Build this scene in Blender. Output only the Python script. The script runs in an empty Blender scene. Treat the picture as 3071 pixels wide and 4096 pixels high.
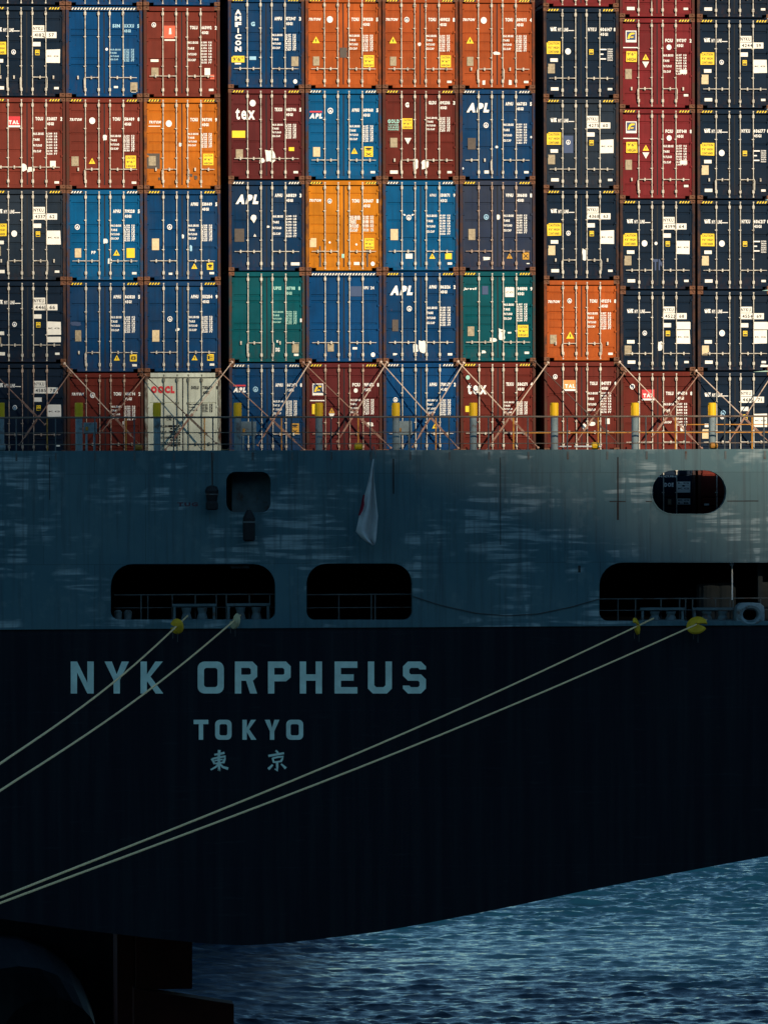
import bpy, math, random
import numpy as np
from mathutils import Vector, Matrix, Euler

R = math.radians
random.seed(7)
scene = bpy.context.scene
COL = scene.collection

# ------------------------------------------------------------------ camera
CAM_LOC = Vector((-11.5, -160.0, 20.0))
F_PX = 21020.0                       # focal length in pixels of a 3071 x 4096 picture
cam_d = bpy.data.cameras.new('camera')
cam = bpy.data.objects.new('camera', cam_d)
COL.objects.link(cam)
cam_d.sensor_fit = 'VERTICAL'
cam_d.sensor_height = 36.0
cam_d.lens = F_PX / 4096.0 * 36.0
cam_d.clip_start = 1.0
cam_d.clip_end = 60000.0
YAW, PITCH, ROLL = R(5.6), R(-0.69), R(-0.15)
CAM_ROT = (Matrix.Rotation(-YAW, 3, 'Z') @ Matrix.Rotation(R(90) + PITCH, 3, 'X') @ Matrix.Rotation(ROLL, 3, 'Z'))
cam.location = CAM_LOC
cam.rotation_euler = CAM_ROT.to_euler()
scene.camera = cam
scene.render.resolution_x, scene.render.resolution_y = 767, 1024

def at(u, v, Y):
    """world point on the vertical plane y = Y that the measured photo point (u, v) shows"""
    d = CAM_ROT @ Vector(((u - 1535.5) / F_PX, -(v - 2048.0) / F_PX, -1.0))
    t = (Y - CAM_LOC.y) / d.y
    return CAM_LOC + d * t

# ------------------------------------------------------------------ light
SUN_EL, SUN_AZ = R(17.0), R(22.0)    # sun behind the camera, to its right
to_sun = Vector((math.sin(SUN_AZ) * math.cos(SUN_EL), -math.cos(SUN_AZ) * math.cos(SUN_EL), math.sin(SUN_EL)))
world = bpy.data.worlds.new('World')
scene.world = world
world.use_nodes = True
wn, wl = world.node_tree.nodes, world.node_tree.links
wn.clear()
sky = wn.new('ShaderNodeTexSky')
sky.sky_type = 'NISHITA'
sky.sun_disc = False
sky.sun_elevation = SUN_EL
sky.sun_rotation = math.pi - SUN_AZ
sky.air_density = 1.0
sky.dust_density = 0.25
sky.ozone_density = 2.5
bg = wn.new('ShaderNodeBackground')
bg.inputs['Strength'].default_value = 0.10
wo = wn.new('ShaderNodeOutputWorld')
tint = wn.new('ShaderNodeMix'); tint.data_type = 'RGBA'; tint.blend_type = 'MULTIPLY'   # added tint: turns the sky's light, and so the shade, teal
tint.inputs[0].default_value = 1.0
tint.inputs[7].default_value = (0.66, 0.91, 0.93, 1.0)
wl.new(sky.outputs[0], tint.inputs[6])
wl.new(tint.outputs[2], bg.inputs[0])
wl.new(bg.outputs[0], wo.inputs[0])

sun_d = bpy.data.lights.new('sun', 'SUN')
sun_d.energy = 4.6
sun_d.angle = R(0.55)
sun_d.color = (1.0, 0.84, 0.64)
sun = bpy.data.objects.new('sun', sun_d)
COL.objects.link(sun)
sun.location = (60, -150, 80)
sun.rotation_euler = to_sun.to_track_quat('Z', 'Y').to_euler()

scene.view_settings.view_transform = 'Standard'
scene.view_settings.look = 'None'
scene.view_settings.exposure = 0.38
scene.view_settings.gamma = 1.0

# ------------------------------------------------------------------ materials
def new_mat(name):
    m = bpy.data.materials.new(name)
    m.use_nodes = True
    nt = m.node_tree
    return m, nt.nodes, nt.links, nt.nodes['Principled BSDF']

def coords(n, l, scale=(1, 1, 1), rnd=True):
    tc = n.new('ShaderNodeTexCoord')
    mp = n.new('ShaderNodeMapping')
    mp.inputs['Scale'].default_value = scale
    if rnd:
        oi = n.new('ShaderNodeObjectInfo')
        mu = n.new('ShaderNodeVectorMath'); mu.operation = 'SCALE'
        mu.inputs[0].default_value = (37.0, 53.0, 71.0)
        l.new(oi.outputs['Random'], mu.inputs['Scale'])
        ad = n.new('ShaderNodeVectorMath'); ad.operation = 'ADD'
        l.new(tc.outputs['Object'], ad.inputs[0]); l.new(mu.outputs[0], ad.inputs[1])
        l.new(ad.outputs[0], mp.inputs['Vector'])
    else:
        l.new(tc.outputs['Object'], mp.inputs['Vector'])
    return mp.outputs[0]

def noise(n, l, vec, scale, detail=4.0, rough=0.6):
    t = n.new('ShaderNodeTexNoise')
    t.inputs['Scale'].default_value = scale
    t.inputs['Detail'].default_value = detail
    t.inputs['Roughness'].default_value = rough
    l.new(vec, t.inputs['Vector'])
    return t.outputs['Fac']

def ramp(n, l, fac, lo, hi, v0=0.0, v1=1.0):
    r = n.new('ShaderNodeMapRange')
    r.inputs['From Min'].default_value = lo
    r.inputs['From Max'].default_value = hi
    r.inputs['To Min'].default_value = v0
    r.inputs['To Max'].default_value = v1
    l.new(fac, r.inputs['Value'])
    return r.outputs['Result']

def mix(n, l, fac, a, b, mode='MIX'):
    x = n.new('ShaderNodeMix'); x.data_type = 'RGBA'; x.blend_type = mode
    for sock, val in ((x.inputs[0], fac), (x.inputs[6], a), (x.inputs[7], b)):
        if isinstance(val, (int, float)): sock.default_value = val
        elif isinstance(val, tuple): sock.default_value = (*val, 1.0) if len(val) == 3 else val
        else: l.new(val, sock)
    return x.outputs[2]

def math_n(n, l, op, a, b):
    x = n.new('ShaderNodeMath'); x.operation = op
    for s, v in ((x.inputs[0], a), (x.inputs[1], b)):
        if isinstance(v, (int, float)): s.default_value = v
        else: l.new(v, s)
    return x.outputs[0]

def bump(n, l, p, height, strength=0.2, dist=0.02):
    b = n.new('ShaderNodeBump')
    b.inputs['Strength'].default_value = strength
    b.inputs['Distance'].default_value = dist
    l.new(height, b.inputs['Height'])
    l.new(b.outputs[0], p.inputs['Normal'])

RUST = (0.085, 0.032, 0.014)

def paint(name, c, rust=0.5, dirt=0.5, fade=0.0, rough=0.55):
    """weathered container paint: uneven fading, run-off streaks, rust spots"""
    m, n, l, p = new_mat(name)
    v = coords(n, l)
    blotch = noise(n, l, v, 1.1, 5)
    col = mix(n, l, ramp(n, l, blotch, 0.3, 0.7), tuple(x * 0.72 for x in c), tuple(min(1, x * 1.18 + 0.002) for x in c))
    vs = coords(n, l, (11, 11, 0.5))
    streak = noise(n, l, vs, 1.0, 4)
    grime = tuple(0.40 * x + 0.0045 for x in c)
    col = mix(n, l, ramp(n, l, streak, 0.47, 0.74, 0.0, 0.80 * dirt), col, grime)
    if fade > 0:
        big = noise(n, l, v, 0.6, 3)
        col = mix(n, l, ramp(n, l, big, 0.40, 0.66, 0.0, fade), col, tuple(0.6 * x + 0.022 for x in c))
    sp = noise(n, l, v, 7.0, 6, 0.7)
    col = mix(n, l, ramp(n, l, sp, 0.665, 0.72, 0.0, rust), col, RUST)
    sep = n.new('ShaderNodeSeparateXYZ'); tcz = n.new('ShaderNodeTexCoord'); l.new(tcz.outputs['Object'], sep.inputs[0])
    low = math_n(n, l, 'MULTIPLY', ramp(n, l, sep.outputs['Z'], 0.75, 0.10), ramp(n, l, noise(n, l, coords(n, l, (5, 5, 2)), 1.6, 5, 0.7), 0.46, 0.66))
    col = mix(n, l, math_n(n, l, 'MULTIPLY', low, 0.75 * rust), col, tuple(0.35 * a + 0.5 * b for a, b in zip(c, RUST)))
    l.new(col, p.inputs['Base Color'])
    l.new(ramp(n, l, blotch, 0.3, 0.7, rough - 0.1, rough + 0.12), p.inputs['Roughness'])
    p.inputs['Specular IOR Level'].default_value = 0.03
    bump(n, l, p, noise(n, l, v, 2.2, 3), 0.25, 0.02)
    return m

def frame_paint(name, c):
    """the same paint where it is worn and rusted on frames and posts"""
    m, n, l, p = new_mat(name)
    v = coords(n, l, (3, 3, 1))
    a = noise(n, l, v, 2.6, 6, 0.7)
    col = mix(n, l, ramp(n, l, a, 0.36, 0.62), tuple(x * 0.62 for x in c), (0.060, 0.027, 0.017))
    l.new(col, p.inputs['Base Color'])
    p.inputs['Roughness'].default_value = 0.75
    p.inputs['Specular IOR Level'].default_value = 0.2
    return m

def flat(name, c, rough=0.6, var=0.18, rust=0.0, metal=0.0, scale=6.0):
    m, n, l, p = new_mat(name)
    v = coords(n, l)
    a = noise(n, l, v, scale, 4)
    col = mix(n, l, ramp(n, l, a, 0.3, 0.7), tuple(x * (1 - var) for x in c), tuple(min(1, x * (1 + var * 0.6)) for x in c))
    if rust:
        b = noise(n, l, v, scale * 0.9, 5, 0.7)
        col = mix(n, l, ramp(n, l, b, 0.56 - 0.12 * rust, 0.70 - 0.05 * rust, 0.0, 0.9), col, RUST)
    l.new(col, p.inputs['Base Color'])
    p.inputs['Roughness'].default_value = rough
    p.inputs['Metallic'].default_value = metal
    p.inputs['Specular IOR Level'].default_value = 0.3
    return m

PALETTE = {
    'navy': (0.0050, 0.0145, 0.0310),
    'slate': (0.0130, 0.0240, 0.0400),
    'royal': (0.0010, 0.0450, 0.1420),
    'blue': (0.0010, 0.0370, 0.1130),
    'sky': (0.0008, 0.0780, 0.1980),
    'deep': (0.0020, 0.0250, 0.0720),
    'faded': (0.0200, 0.0330, 0.0690),
    'teal': (0.0005, 0.0680, 0.0850),
    'brick': (0.150, 0.0280, 0.0180),
    'crimson': (0.158, 0.0175, 0.0200),
    'maroon': (0.094, 0.0155, 0.0165),
    'oxide': (0.110, 0.0185, 0.0130),
    'orange': (0.440, 0.125, 0.012),
    'tangerine': (0.370, 0.080, 0.016),
    'rust_orange': (0.320, 0.066, 0.017),
    'amber': (0.480, 0.165, 0.010),
    'cream': (0.50, 0.54, 0.45),
}
MATS = {}
def pm(c):
    k = 'paint_' + c
    if k not in MATS:
        MATS[k] = paint(k, PALETTE[c], rust=0.75 if c in ('amber', 'orange', 'faded') else 0.5,
                        dirt=0.8 if c in ('blue', 'deep', 'faded', 'royal', 'slate') else 0.5,
                        fade=0.8 if c == 'faded' else (0.45 if c in ('slate', 'blue', 'deep') else 0.15))
    return MATS[k]
def fm(c):
    k = 'frame_' + c
    if k not in MATS: MATS[k] = frame_paint(k, PALETTE[c])
    return MATS[k]
M = dict(
    white=flat('white_marking', (0.86, 0.85, 0.80), 0.6, 0.08),
    black=flat('black_marking', (0.012, 0.012, 0.013), 0.6, 0.1),
    yellow=flat('yellow_sticker', (0.84, 0.58, 0.012), 0.5, 0.10),
    amber=flat('amber_sticker', (0.52, 0.27, 0.02), 0.6, 0.2),
    red=flat('red_marking', (0.55, 0.018, 0.030), 0.5, 0.12),
    vermilion=flat('vermilion_label', (0.66, 0.10, 0.045), 0.5, 0.12),
    peach=flat('orange_label', (0.78, 0.27, 0.06), 0.5, 0.12),
    cyan=flat('pale_blue_marking', (0.30, 0.55, 0.70), 0.5, 0.15),
    mint=flat('pale_green_marking', (0.30, 0.58, 0.50), 0.5, 0.2),
    ink=flat('dark_blue_marking', (0.02, 0.05, 0.13), 0.5, 0.1),
    paper=flat('white_paper', (0.82, 0.80, 0.72), 0.8, 0.08),
    plate=flat('tan_plate', (0.33, 0.27, 0.17), 0.5, 0.35, scale=14),
    plate_light=flat('pale_plate', (0.62, 0.49, 0.28), 0.5, 0.2, scale=14),
    plate_dark=flat('dark_plate', (0.060, 0.045, 0.035), 0.5, 0.3, scale=14),
    rod=flat('rod_white', (0.60, 0.56, 0.47), 0.6, 0.22, rust=0.32, scale=9),
    rod_rusty=flat('rod_rusty', (0.46, 0.34, 0.26), 0.6, 0.2, rust=0.7, scale=9),
    rod_grey=flat('rod_grey', (0.15, 0.16, 0.13), 0.6, 0.2, rust=0.2, scale=9),
    casting=flat('rusted_casting', (0.15, 0.066, 0.036), 0.85, 0.45, scale=16),
    seal=flat('door_gasket', (0.012, 0.013, 0.015), 0.8, 0.1),
)

# ------------------------------------------------------------------ mesh helpers
class MB:
    def __init__(self):
        self.v, self.f, self.mi = [], [], []
    def add(self, vs, fs, mi=0):
        o = len(self.v)
        self.v.extend([tuple(p) for p in vs])
        self.f.extend([tuple(i + o for i in f) for f in fs])
        self.mi.extend([mi] * len(fs))
    def box(self, x0, y0, z0, x1, y1, z1, mi=0):
        vs = [(x0, y0, z0), (x1, y0, z0), (x1, y1, z0), (x0, y1, z0), (x0, y0, z1), (x1, y0, z1), (x1, y1, z1), (x0, y1, z1)]
        self.add(vs, [(0, 3, 2, 1), (4, 5, 6, 7), (0, 1, 5, 4), (1, 2, 6, 5), (2, 3, 7, 6), (3, 0, 4, 7)], mi)
    def cbox(self, x0, y0, z0, x1, y1, z1, c=0.01, mi=0):
        """box with a chamfered front (towards -y) edge"""
        vs = [(x0, y1, z0), (x1, y1, z0), (x1, y1, z1), (x0, y1, z1),
              (x0, y0 + c, z0), (x1, y0 + c, z0), (x1, y0 + c, z1), (x0, y0 + c, z1),
              (x0 + c, y0, z0 + c), (x1 - c, y0, z0 + c), (x1 - c, y0, z1 - c), (x0 + c, y0, z1 - c)]
        fs = [(0, 3, 2, 1), (8, 9, 10, 11)]
        for i in range(4):
            j = (i + 1) % 4
            fs += [(i, j, j + 4, i + 4), (i + 4, j + 4, j + 8, i + 8)]
        self.add(vs, fs, mi)
    def tube(self, pts, r, n=8, mi=0, cap=True):
        pts = [Vector(p) for p in pts]
        rs = r if isinstance(r, (list, tuple)) else [r] * len(pts)
        rings = []
        for i, p in enumerate(pts):
            a = pts[max(i - 1, 0)]; b = pts[min(i + 1, len(pts) - 1)]
            t = (b - a).normalized()
            up = Vector((0, 0, 1)) if abs(t.z) < 0.9 else Vector((1, 0, 0))
            s = t.cross(up).normalized(); w = s.cross(t)
            rings.append([p + (s * math.cos(2 * math.pi * k / n) + w * math.sin(2 * math.pi * k / n)) * rs[i] for k in range(n)])
        vs = [q for ring in rings for q in ring]
        fs = []
        for i in range(len(pts) - 1):
            for k in range(n):
                k2 = (k + 1) % n
                fs.append((i * n + k, i * n + k2, (i + 1) * n + k2, (i + 1) * n + k))
        if cap:
            fs.append(tuple(range(n - 1, -1, -1)))
            fs.append(tuple((len(pts) - 1) * n + k for k in range(n)))
        self.add(vs, fs, mi)
    def poly(self, pts, y0, y1, mi=0):
        """outline in (x, z), front at y0, back at y1"""
        n = len(pts)
        area = sum(pts[i][0] * pts[(i + 1) % n][1] - pts[(i + 1) % n][0] * pts[i][1] for i in range(n))
        if area < 0: pts = pts[::-1]
        vs = [(x, y0, z) for x, z in pts] + [(x, y1, z) for x, z in pts]
        fs = [tuple(range(n)), tuple(range(2 * n - 1, n - 1, -1))]
        for i in range(n):
            j = (i + 1) % n
            fs.append((j, i, i + n, j + n))
        self.add(vs, fs, mi)
    def mesh(self, name, mats):
        me = bpy.data.meshes.new(name)
        me.from_pydata(self.v, [], self.f)
        for m in mats: me.materials.append(m)
        if len(mats) > 1: me.polygons.foreach_set('material_index', self.mi)
        me.update()
        return me
    def build(self, name, mats, parent=None, loc=None):
        if not isinstance(mats, (list, tuple)): mats = [mats]
        return put(name, self.mesh(name, mats), parent, loc)

def put(name, me, parent=None, loc=None, mat=None):
    o = bpy.data.objects.new(name, me)
    COL.objects.link(o)
    if parent is not None: o.parent = parent
    if loc is not None: o.location = loc
    if mat is not None:
        if not me.materials: me.materials.append(None)
        o.material_slots[0].link = 'OBJECT'
        o.material_slots[0].material = mat
    return o

def tag(o, label=None, cat=None, group=None, kind=None):
    if label: o['label'] = label
    if cat: o['category'] = cat
    if group: o['group'] = group
    if kind: o['kind'] = kind
    return o

def empty(name, loc, label=None, cat=None, group=None):
    o = bpy.data.objects.new(name, None)
    COL.objects.link(o)
    o.location = loc
    o.empty_display_size = 0.3
    return tag(o, label, cat, group)

# glyph cache ------------------------------------------------------
GL = {}
def glyph(ch, off):
    k = (ch, off)
    if k not in GL:
        c = bpy.data.curves.new('g', 'FONT'); c.body = ch; c.resolution_u = 2; c.offset = off
        o = bpy.data.objects.new('g', c); COL.objects.link(o)
        me = o.evaluated_get(bpy.context.evaluated_depsgraph_get()).to_mesh()
        vs = np.array([v.co[:2] for v in me.vertices]); fs = [tuple(p.vertices) for p in me.polygons]
        if len(vs):
            mn, mx = vs[:, 0].min(), vs[:, 0].max()
            vs[:, 0] -= mn
            GL[k] = (vs, fs, mx - mn)
        else: GL[k] = (np.zeros((0, 2)), [], 0.3)
        bpy.data.objects.remove(o); bpy.data.curves.remove(c)
    return GL[k]
def text(mb, s, x0, z0, x1, z1, y, mi=0, off=0.02, shear=0.0):
    """writing fitted to the box (x0, z0)-(x1, z1) on the plane y"""
    x = 0.0; parts = []
    for ch in s:
        if ch == ' ': x += 0.36; continue
        vs, fs, w = glyph(ch, off)
        v2 = vs.copy(); v2[:, 0] += x + v2[:, 1] * shear; parts.append((v2, fs)); x += w + 0.11
    if not parts: return
    allv = np.concatenate([p[0] for p in parts])
    mn, mx = allv.min(0), allv.max(0)
    for v2, fs in parts:
        q = (v2 - mn) / (mx - mn)
        mb.add([(x0 + a * (x1 - x0), y, z0 + b * (z1 - z0)) for a, b in q], fs, mi)

# ================================================================== CONTAINERS
W = 2.438
HC, STD = 2.896, 2.591
YC = 8.0                      # plane of the container ends
SC = 124.4                    # photo pixels per metre there
DY = 0.055                    # door face behind the frame face
LEFTS = [-38, 271, 581, 918, 1226, 1533, 1840, 2175, 2479, 2788]

def door_mesh(kind, H, side):
    """one leaf: flat border, grooves pressed in, hinge lugs on the outer edge"""
    mb = MB()
    x_in, x_out = 0.019, W / 2 - 0.105
    zb, zt = 0.126, H - 0.178
    k = (zt - zb) / (HC - 0.29)
    lines = {'five': (51, 138, 173, 209, 299), 'three': (88, 157, 226), 'band': (91, 115, 203, 229),
             'four': (60, 128, 205, 290), 'two': (118, 236)}[kind]
    xi, xo = x_in + 0.10, x_out - 0.055
    prof = [(DY, zt)]
    for ln in lines:
        z = zt - ((ln - 20) / 122.5) * k
        prof += [(DY, z + 0.030), (DY + 0.034, z + 0.018), (DY + 0.034, z - 0.014), (DY, z - 0.042)]
    prof.append((DY, zb))
    vs = []; fs = []
    for (y, z) in prof: vs += [(xi, y, z), (xo, y, z)]
    for i in range(len(prof) - 1): fs.append((2 * i + 2, 2 * i + 3, 2 * i + 1, 2 * i))
    mb.add(vs, fs)
    # groove end walls
    for i in range(1, len(prof) - 1, 4):
        for q in (0, 1):
            ids = [2 * j + q for j in range(i, i + 4)]
            mb.add([vs[a] for a in ids], [(0, 1, 2, 3)])
    mb.box(x_in, DY - 0.012, zb, xi, DY + 0.04, zt)      # inner stile
    mb.box(xo, DY - 0.012, zb, x_out, DY + 0.04, zt)     # outer stile
    for i in range(4):
        z = zb + 0.14 + (zt - zb - 0.28) * i / 3
        mb.cbox(x_out - 0.05, DY - 0.045, z - 0.035, x_out + 0.05, DY - 0.014, z + 0.035, 0.012)
    if side < 0:
        mb.v = [(-x, y, z) for x, y, z in mb.v]
        mb.f = [tuple(reversed(f)) for f in mb.f]
    return mb.mesh('door', [None])

def post_mesh(H):
    """corner post between the castings, with its inner return"""
    mb = MB()
    mb.add(*[(lambda p: ([(x, y, 0.118) for x, y in p] + [(x, y, H - 0.118) for x, y in p], [tuple(range(7, -1, -1)), tuple(range(8, 16))] + [(i, (i + 1) % 8, (i + 1) % 8 + 8, i + 8) for i in range(8)]))(
        [(-0.046, 0.008), (-0.040, 0.0), (0.040, 0.0), (0.046, 0.008), (0.046, 0.045), (0.059, 0.050), (0.059, 0.16), (-0.046, 0.16)])][0])
    return mb.mesh('corner_post', [None])
def header_mesh(H):
    mb = MB(); h = W / 2
    mb.cbox(-h + 0.178, -0.006, H - 0.150, h - 0.178, 0.14, H - 0.004, 0.012)
    return mb.mesh('header', [None])
def sill_mesh():
    mb = MB(); h = W / 2
    mb.cbox(-h + 0.32, -0.004, 0.010, h - 0.32, 0.14, 0.105, 0.012)
    mb.box(-h + 0.105, 0.030, 0.097, h - 0.105, 0.15, 0.122)
    return mb.mesh('sill', [None])

def body_mesh(H):
    """corrugated side walls, roof and floor"""
    mb = MB()
    h = W / 2 - 0.006
    pts = []
    y = 0.16; a = 0
    while y < 12.0:
        pts.append((h - (0.036 if a in (2, 3) else 0.0), y)); y += 0.07; a = (a + 1) % 4
    pts.append((h, 12.03))
    out = [(x, y) for x, y in pts] + [(-x, y) for x, y in reversed(pts)]
    n = len(out); z0, z1 = 0.14, H - 0.02
    vs = [(x, y, z0) for x, y in out] + [(x, y, z1) for x, y in out]
    fs = [tuple(range(n - 1, -1, -1)), tuple(range(n, 2 * n))]
    for i in range(n):
        j = (i + 1) % n
        fs.append((i, j, j + n, i + n))
    mb.add(vs, fs)
    mb.box(-h + 0.05, 0.55, 0.016, h - 0.05, 11.9, 0.139)
    return mb.mesh('body', [None])

def casting_mesh():
    """front corner casting with its oval hole"""
    mb = MB()
    w, hh, d = 0.178, 0.118, 0.162
    ring = [(0.044 * math.cos(t), 0.029 * math.sin(t)) for t in [2 * math.pi * (i + 0.5) / 12 for i in range(12)]]
    outer = []
    for (x, z) in ring:
        s = min(w / 2 / abs(x), hh / 2 / abs(z)); outer.append((x * s, z * s))
    y0 = -0.006
    vs = [(x, y0, z) for x, z in outer] + [(x, y0, z) for x, z in ring] + [(x, y0 + 0.03, z) for x, z in ring] + [(x, y0 + d, z) for x, z in outer]
    fs = []
    for i in range(12):
        j = (i + 1) % 12
        fs += [(i, j, 12 + j, 12 + i), (12 + i, 12 + j, 24 + j, 24 + i), (j, i, 36 + i, 36 + j)]
    fs += [tuple(range(24, 36)), tuple(range(47, 35, -1))]
    mb.add(vs, fs)
    return mb.mesh('corner_casting', [M['casting']])

def rod_mesh(H):
    """locking rod with cam keepers at both ends and guide brackets"""
    mb = MB()
    z0, z1 = 0.045, H - 0.055
    y = 0.000
    mb.tube([(0, y, z0), (0, y, z1)], 0.0155, 8)
    k = H / HC
    for z in (0.235, H - 0.235):
        mb.cbox(-0.042, -0.034, z - 0.048, 0.036, 0.028, z + 0.046, 0.014)
        mb.cbox(-0.022, -0.040, z - 0.070, 0.020, 0.028, z + 0.066, 0.010)
    for z in (z0 + 0.02, z1 - 0.02):
        mb.cbox(-0.024, -0.022, z - 0.022, 0.024, 0.03, z + 0.022, 0.008)
    for z in (0.98 * k, 1.92 * k):
        mb.cbox(-0.052, -0.022, z - 0.016, 0.028, DY - 0.010, z + 0.016, 0.007)
    return mb.mesh('locking_rod', [None])

def handle_mesh(s, kind):
    mb = MB()
    if kind == 0:                                   # closed and level
        mb.tube([(0, -0.030, 0), (s * 0.10, -0.034, 0.004), (s * 0.43, -0.034, 0)], [0.024, 0.014, 0.011], 6)
        mb.cbox(s * 0.235 - 0.024, -0.046, -0.050, s * 0.235 + 0.024, DY - 0.012, 0.050, 0.010)
    else:                                           # hanging down along its rod
        mb.tube([(0, -0.032, 0.03), (s * 0.035, -0.040, -0.04), (s * 0.030, -0.040, -0.34)], [0.024, 0.019, 0.017], 6)
        mb.cbox(s * 0.235 - 0.026, -0.030, -0.055, s * 0.235 + 0.026, DY - 0.012, 0.055, 0.010)
    return mb.mesh('handle', [None])

PO = {H: post_mesh(H) for H in (HC, STD)}
HE = {H: header_mesh(H) for H in (HC, STD)}
SI = sill_mesh()
BO = {H: body_mesh(H) for H in (HC, STD)}
RO = {H: rod_mesh(H) for H in (HC, STD)}
CA = casting_mesh()
HA = {(s, k): handle_mesh(s, k) for s in (-1, 1) for k in (0, 1)}
DOORS = {}
def door(kind, H, side):
    if (kind, H, side) not in DOORS: DOORS[(kind, H, side)] = door_mesh(kind, H, side)
    return DOORS[(kind, H, side)]
for me in list(PO.values()) + list(HE.values()) + [SI] + list(BO.values()) + list(RO.values()) + list(HA.values()):
    if not me.materials: me.materials.append(None)

# marking mini-language; numbers are photo pixels from the container's top left corner
YL = DY - 0.018               # plane of the painted writing, in front of the raised stiles
COLS = ['white', 'black', 'yellow', 'red', 'cyan', 'mint', 'ink', 'vermilion', 'peach', 'amber', 'paper']
def cx(a): return (a - 150.0) / 123.6

class Marks:
    def __init__(self, H):
        self.H = H; self.logo = MB(); self.st = []; self.cur = 'lettering'; self.wr = {}
    @property
    def letter(self): return self.wr.setdefault(self.cur, MB())
    def z(self, b): return self.H + 0.016 - b / SC
    def t(self, s, x0, y0, x1, y1, c='white', off=0.02, shear=0.0, logo=False, lift=0.0):
        text(self.logo if logo else self.letter, s, cx(x0), self.z(y1), cx(x1), self.z(y0), YL - lift, COLS.index(c), off, shear)
    def bar(self, x0, y0, x1, y1, c='white', logo=False, sh=0.0):
        z0, z1 = self.z(y1), self.z(y0)
        (self.logo if logo else self.letter).add([(cx(x0), YL, z0), (cx(x1), YL, z0), (cx(x1 + sh), YL, z1), (cx(x0 + sh), YL, z1)], [(0, 1, 2, 3)], COLS.index(c))
    def patch(self, name, pts, mat, lift=0.004, marks=None):
        mb = MB()
        mb.poly([(cx(a), self.z(b)) for a, b in pts], YL - lift, YL - lift + 0.003)
        self.st.append((name, mb, [M[mat]], marks))
    def rect(self, name, x0, y0, x1, y1, mat, lines=None, lc='black', lift=0.004, jitter=0.0):
        mb = MB()
        j = lambda: random.uniform(-jitter, jitter)
        pts = [(x0 + j(), y0 + j()), (x1 + j(), y0 + j()), (x1 + j(), y1 + j()), (x0 + j(), y1 + j())]
        mb.poly([(cx(a), self.z(b)) for a, b in pts], YL - lift, YL - lift + 0.003)
        mats = [M[mat]]
        if lines:
            mats.append(M[lc])
            n = len(lines)
            hh = (y1 - y0) / n
            for i, s in enumerate(lines):
                if not s: continue
                w = (x1 - x0)
                text(mb, s, cx(x0 + 0.1 * w), self.z(y0 + hh * (i + 0.80)), cx(x1 - 0.1 * w), self.z(y0 + hh * (i + 0.22)), YL - lift - 0.003, 1)
        self.st.append((name, mb, mats, None))
    def tri(self, x, y, r, mat='yellow', down=False, name='warning_triangle'):
        s = -1 if down else 1
        mb = MB()
        pts = [(x - r, y + s * r * 0.85), (x + r, y + s * r * 0.85), (x, y - s * r * 0.95)]
        mb.poly([(cx(a), self.z(b)) for a, b in pts], YL - 0.004, YL - 0.001)
        mats = [M[mat]]
        if not down:
            mats.append(M['black'])
            mb.poly([(cx(x - 0.10 * r), self.z(y + 0.50 * r)), (cx(x + 0.10 * r), self.z(y + 0.50 * r)), (cx(x + 0.16 * r), self.z(y - 0.25 * r)), (cx(x - 0.16 * r), self.z(y - 0.25 * r))], YL - 0.007, YL - 0.005, 1)
        self.st.append((name, mb, mats, None))
    def disc(self, x, y, r, mat='white', rim=None, name='round_label'):
        mb = MB()
        ring = lambda q: [(cx(x + q * math.cos(2 * math.pi * i / 18)), self.z(y + 1.1 * q * math.sin(2 * math.pi * i / 18))) for i in range(18)]
        mats = [M[mat]]
        mb.poly(ring(r), YL - 0.004, YL - 0.001)
        if rim:
            mats.append(M[rim]); mats.append(M[mat])
            mb.poly(ring(r * 0.72), YL - 0.006, YL - 0.0045, 1)
            mb.poly([(cx(x - .5 * r), self.z(y + .5 * r)), (cx(x + .5 * r), self.z(y + .5 * r)), (cx(x), self.z(y - .6 * r))], YL - 0.008, YL - 0.0065, 0)
        self.st.append((name, mb, mats, None))
    def blob(self, x, y, w, h, mat='paper', name='torn_paper'):
        pts = []
        for i in range(11):
            a = 2 * math.pi * i / 11; q = random.uniform(0.8, 1.2)
            c, s = math.cos(a), math.sin(a)
            k = 1.0 / max(abs(c), abs(s))
            pts.append((x + w / 2 * c * k * q, y + h / 2 * s * k * q))
        self.patch(name, pts, mat, 0.006)
    # ---- frequent groups
    def reg(self, pre, num, chk, y, code='45G1', c='white', x=0):
        self.cur = 'serial_number'
        self.t(pre, 183 + x, y, 213 + x, y + 14, c, 0.055)
        self.t(num, 229 + x, y, 268 + x, y + 14, c, 0.055)
        self.t(chk, 281 + x, y, 289 + x, y + 15, c, 0.055)
        if code: self.t(code, 229 + x, y + 21, 255 + x, y + 33, c, 0.055)
        self.cur = 'lettering'
    def data(self, y0, y1, n=4, x0=174, xm=226, x1=268, c='white', two=True):
        labs = ['MAX.GROSS', 'TARE', 'PAYLOAD', 'CU.CAP'][:n]
        step = (y1 - y0) / n
        rng = random.Random(int(y0 * 7 + x0)); self.cur = 'weight_table'
        for i, s in enumerate(labs):
            y = y0 + i * step
            self.t(s, x0, y, x0 + 12 + 3.2 * len(s), y + min(9.5, step * 0.52), c, 0.06)
            for q in range(2 if two else 1):
                yy = y + q * step * 0.48
                self.t('%d.%03d' % (rng.randint(3, 67), rng.randint(100, 999)), xm, yy, xm + 23, yy + min(7.5, step * 0.43), c, 0.05)
                self.t(('KG', 'LB')[q] if i < 3 else ('CM', 'FT')[q], x1 - 12, yy, x1, yy + min(7.5, step * 0.43), c, 0.05)
        self.cur = 'lettering'
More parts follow.
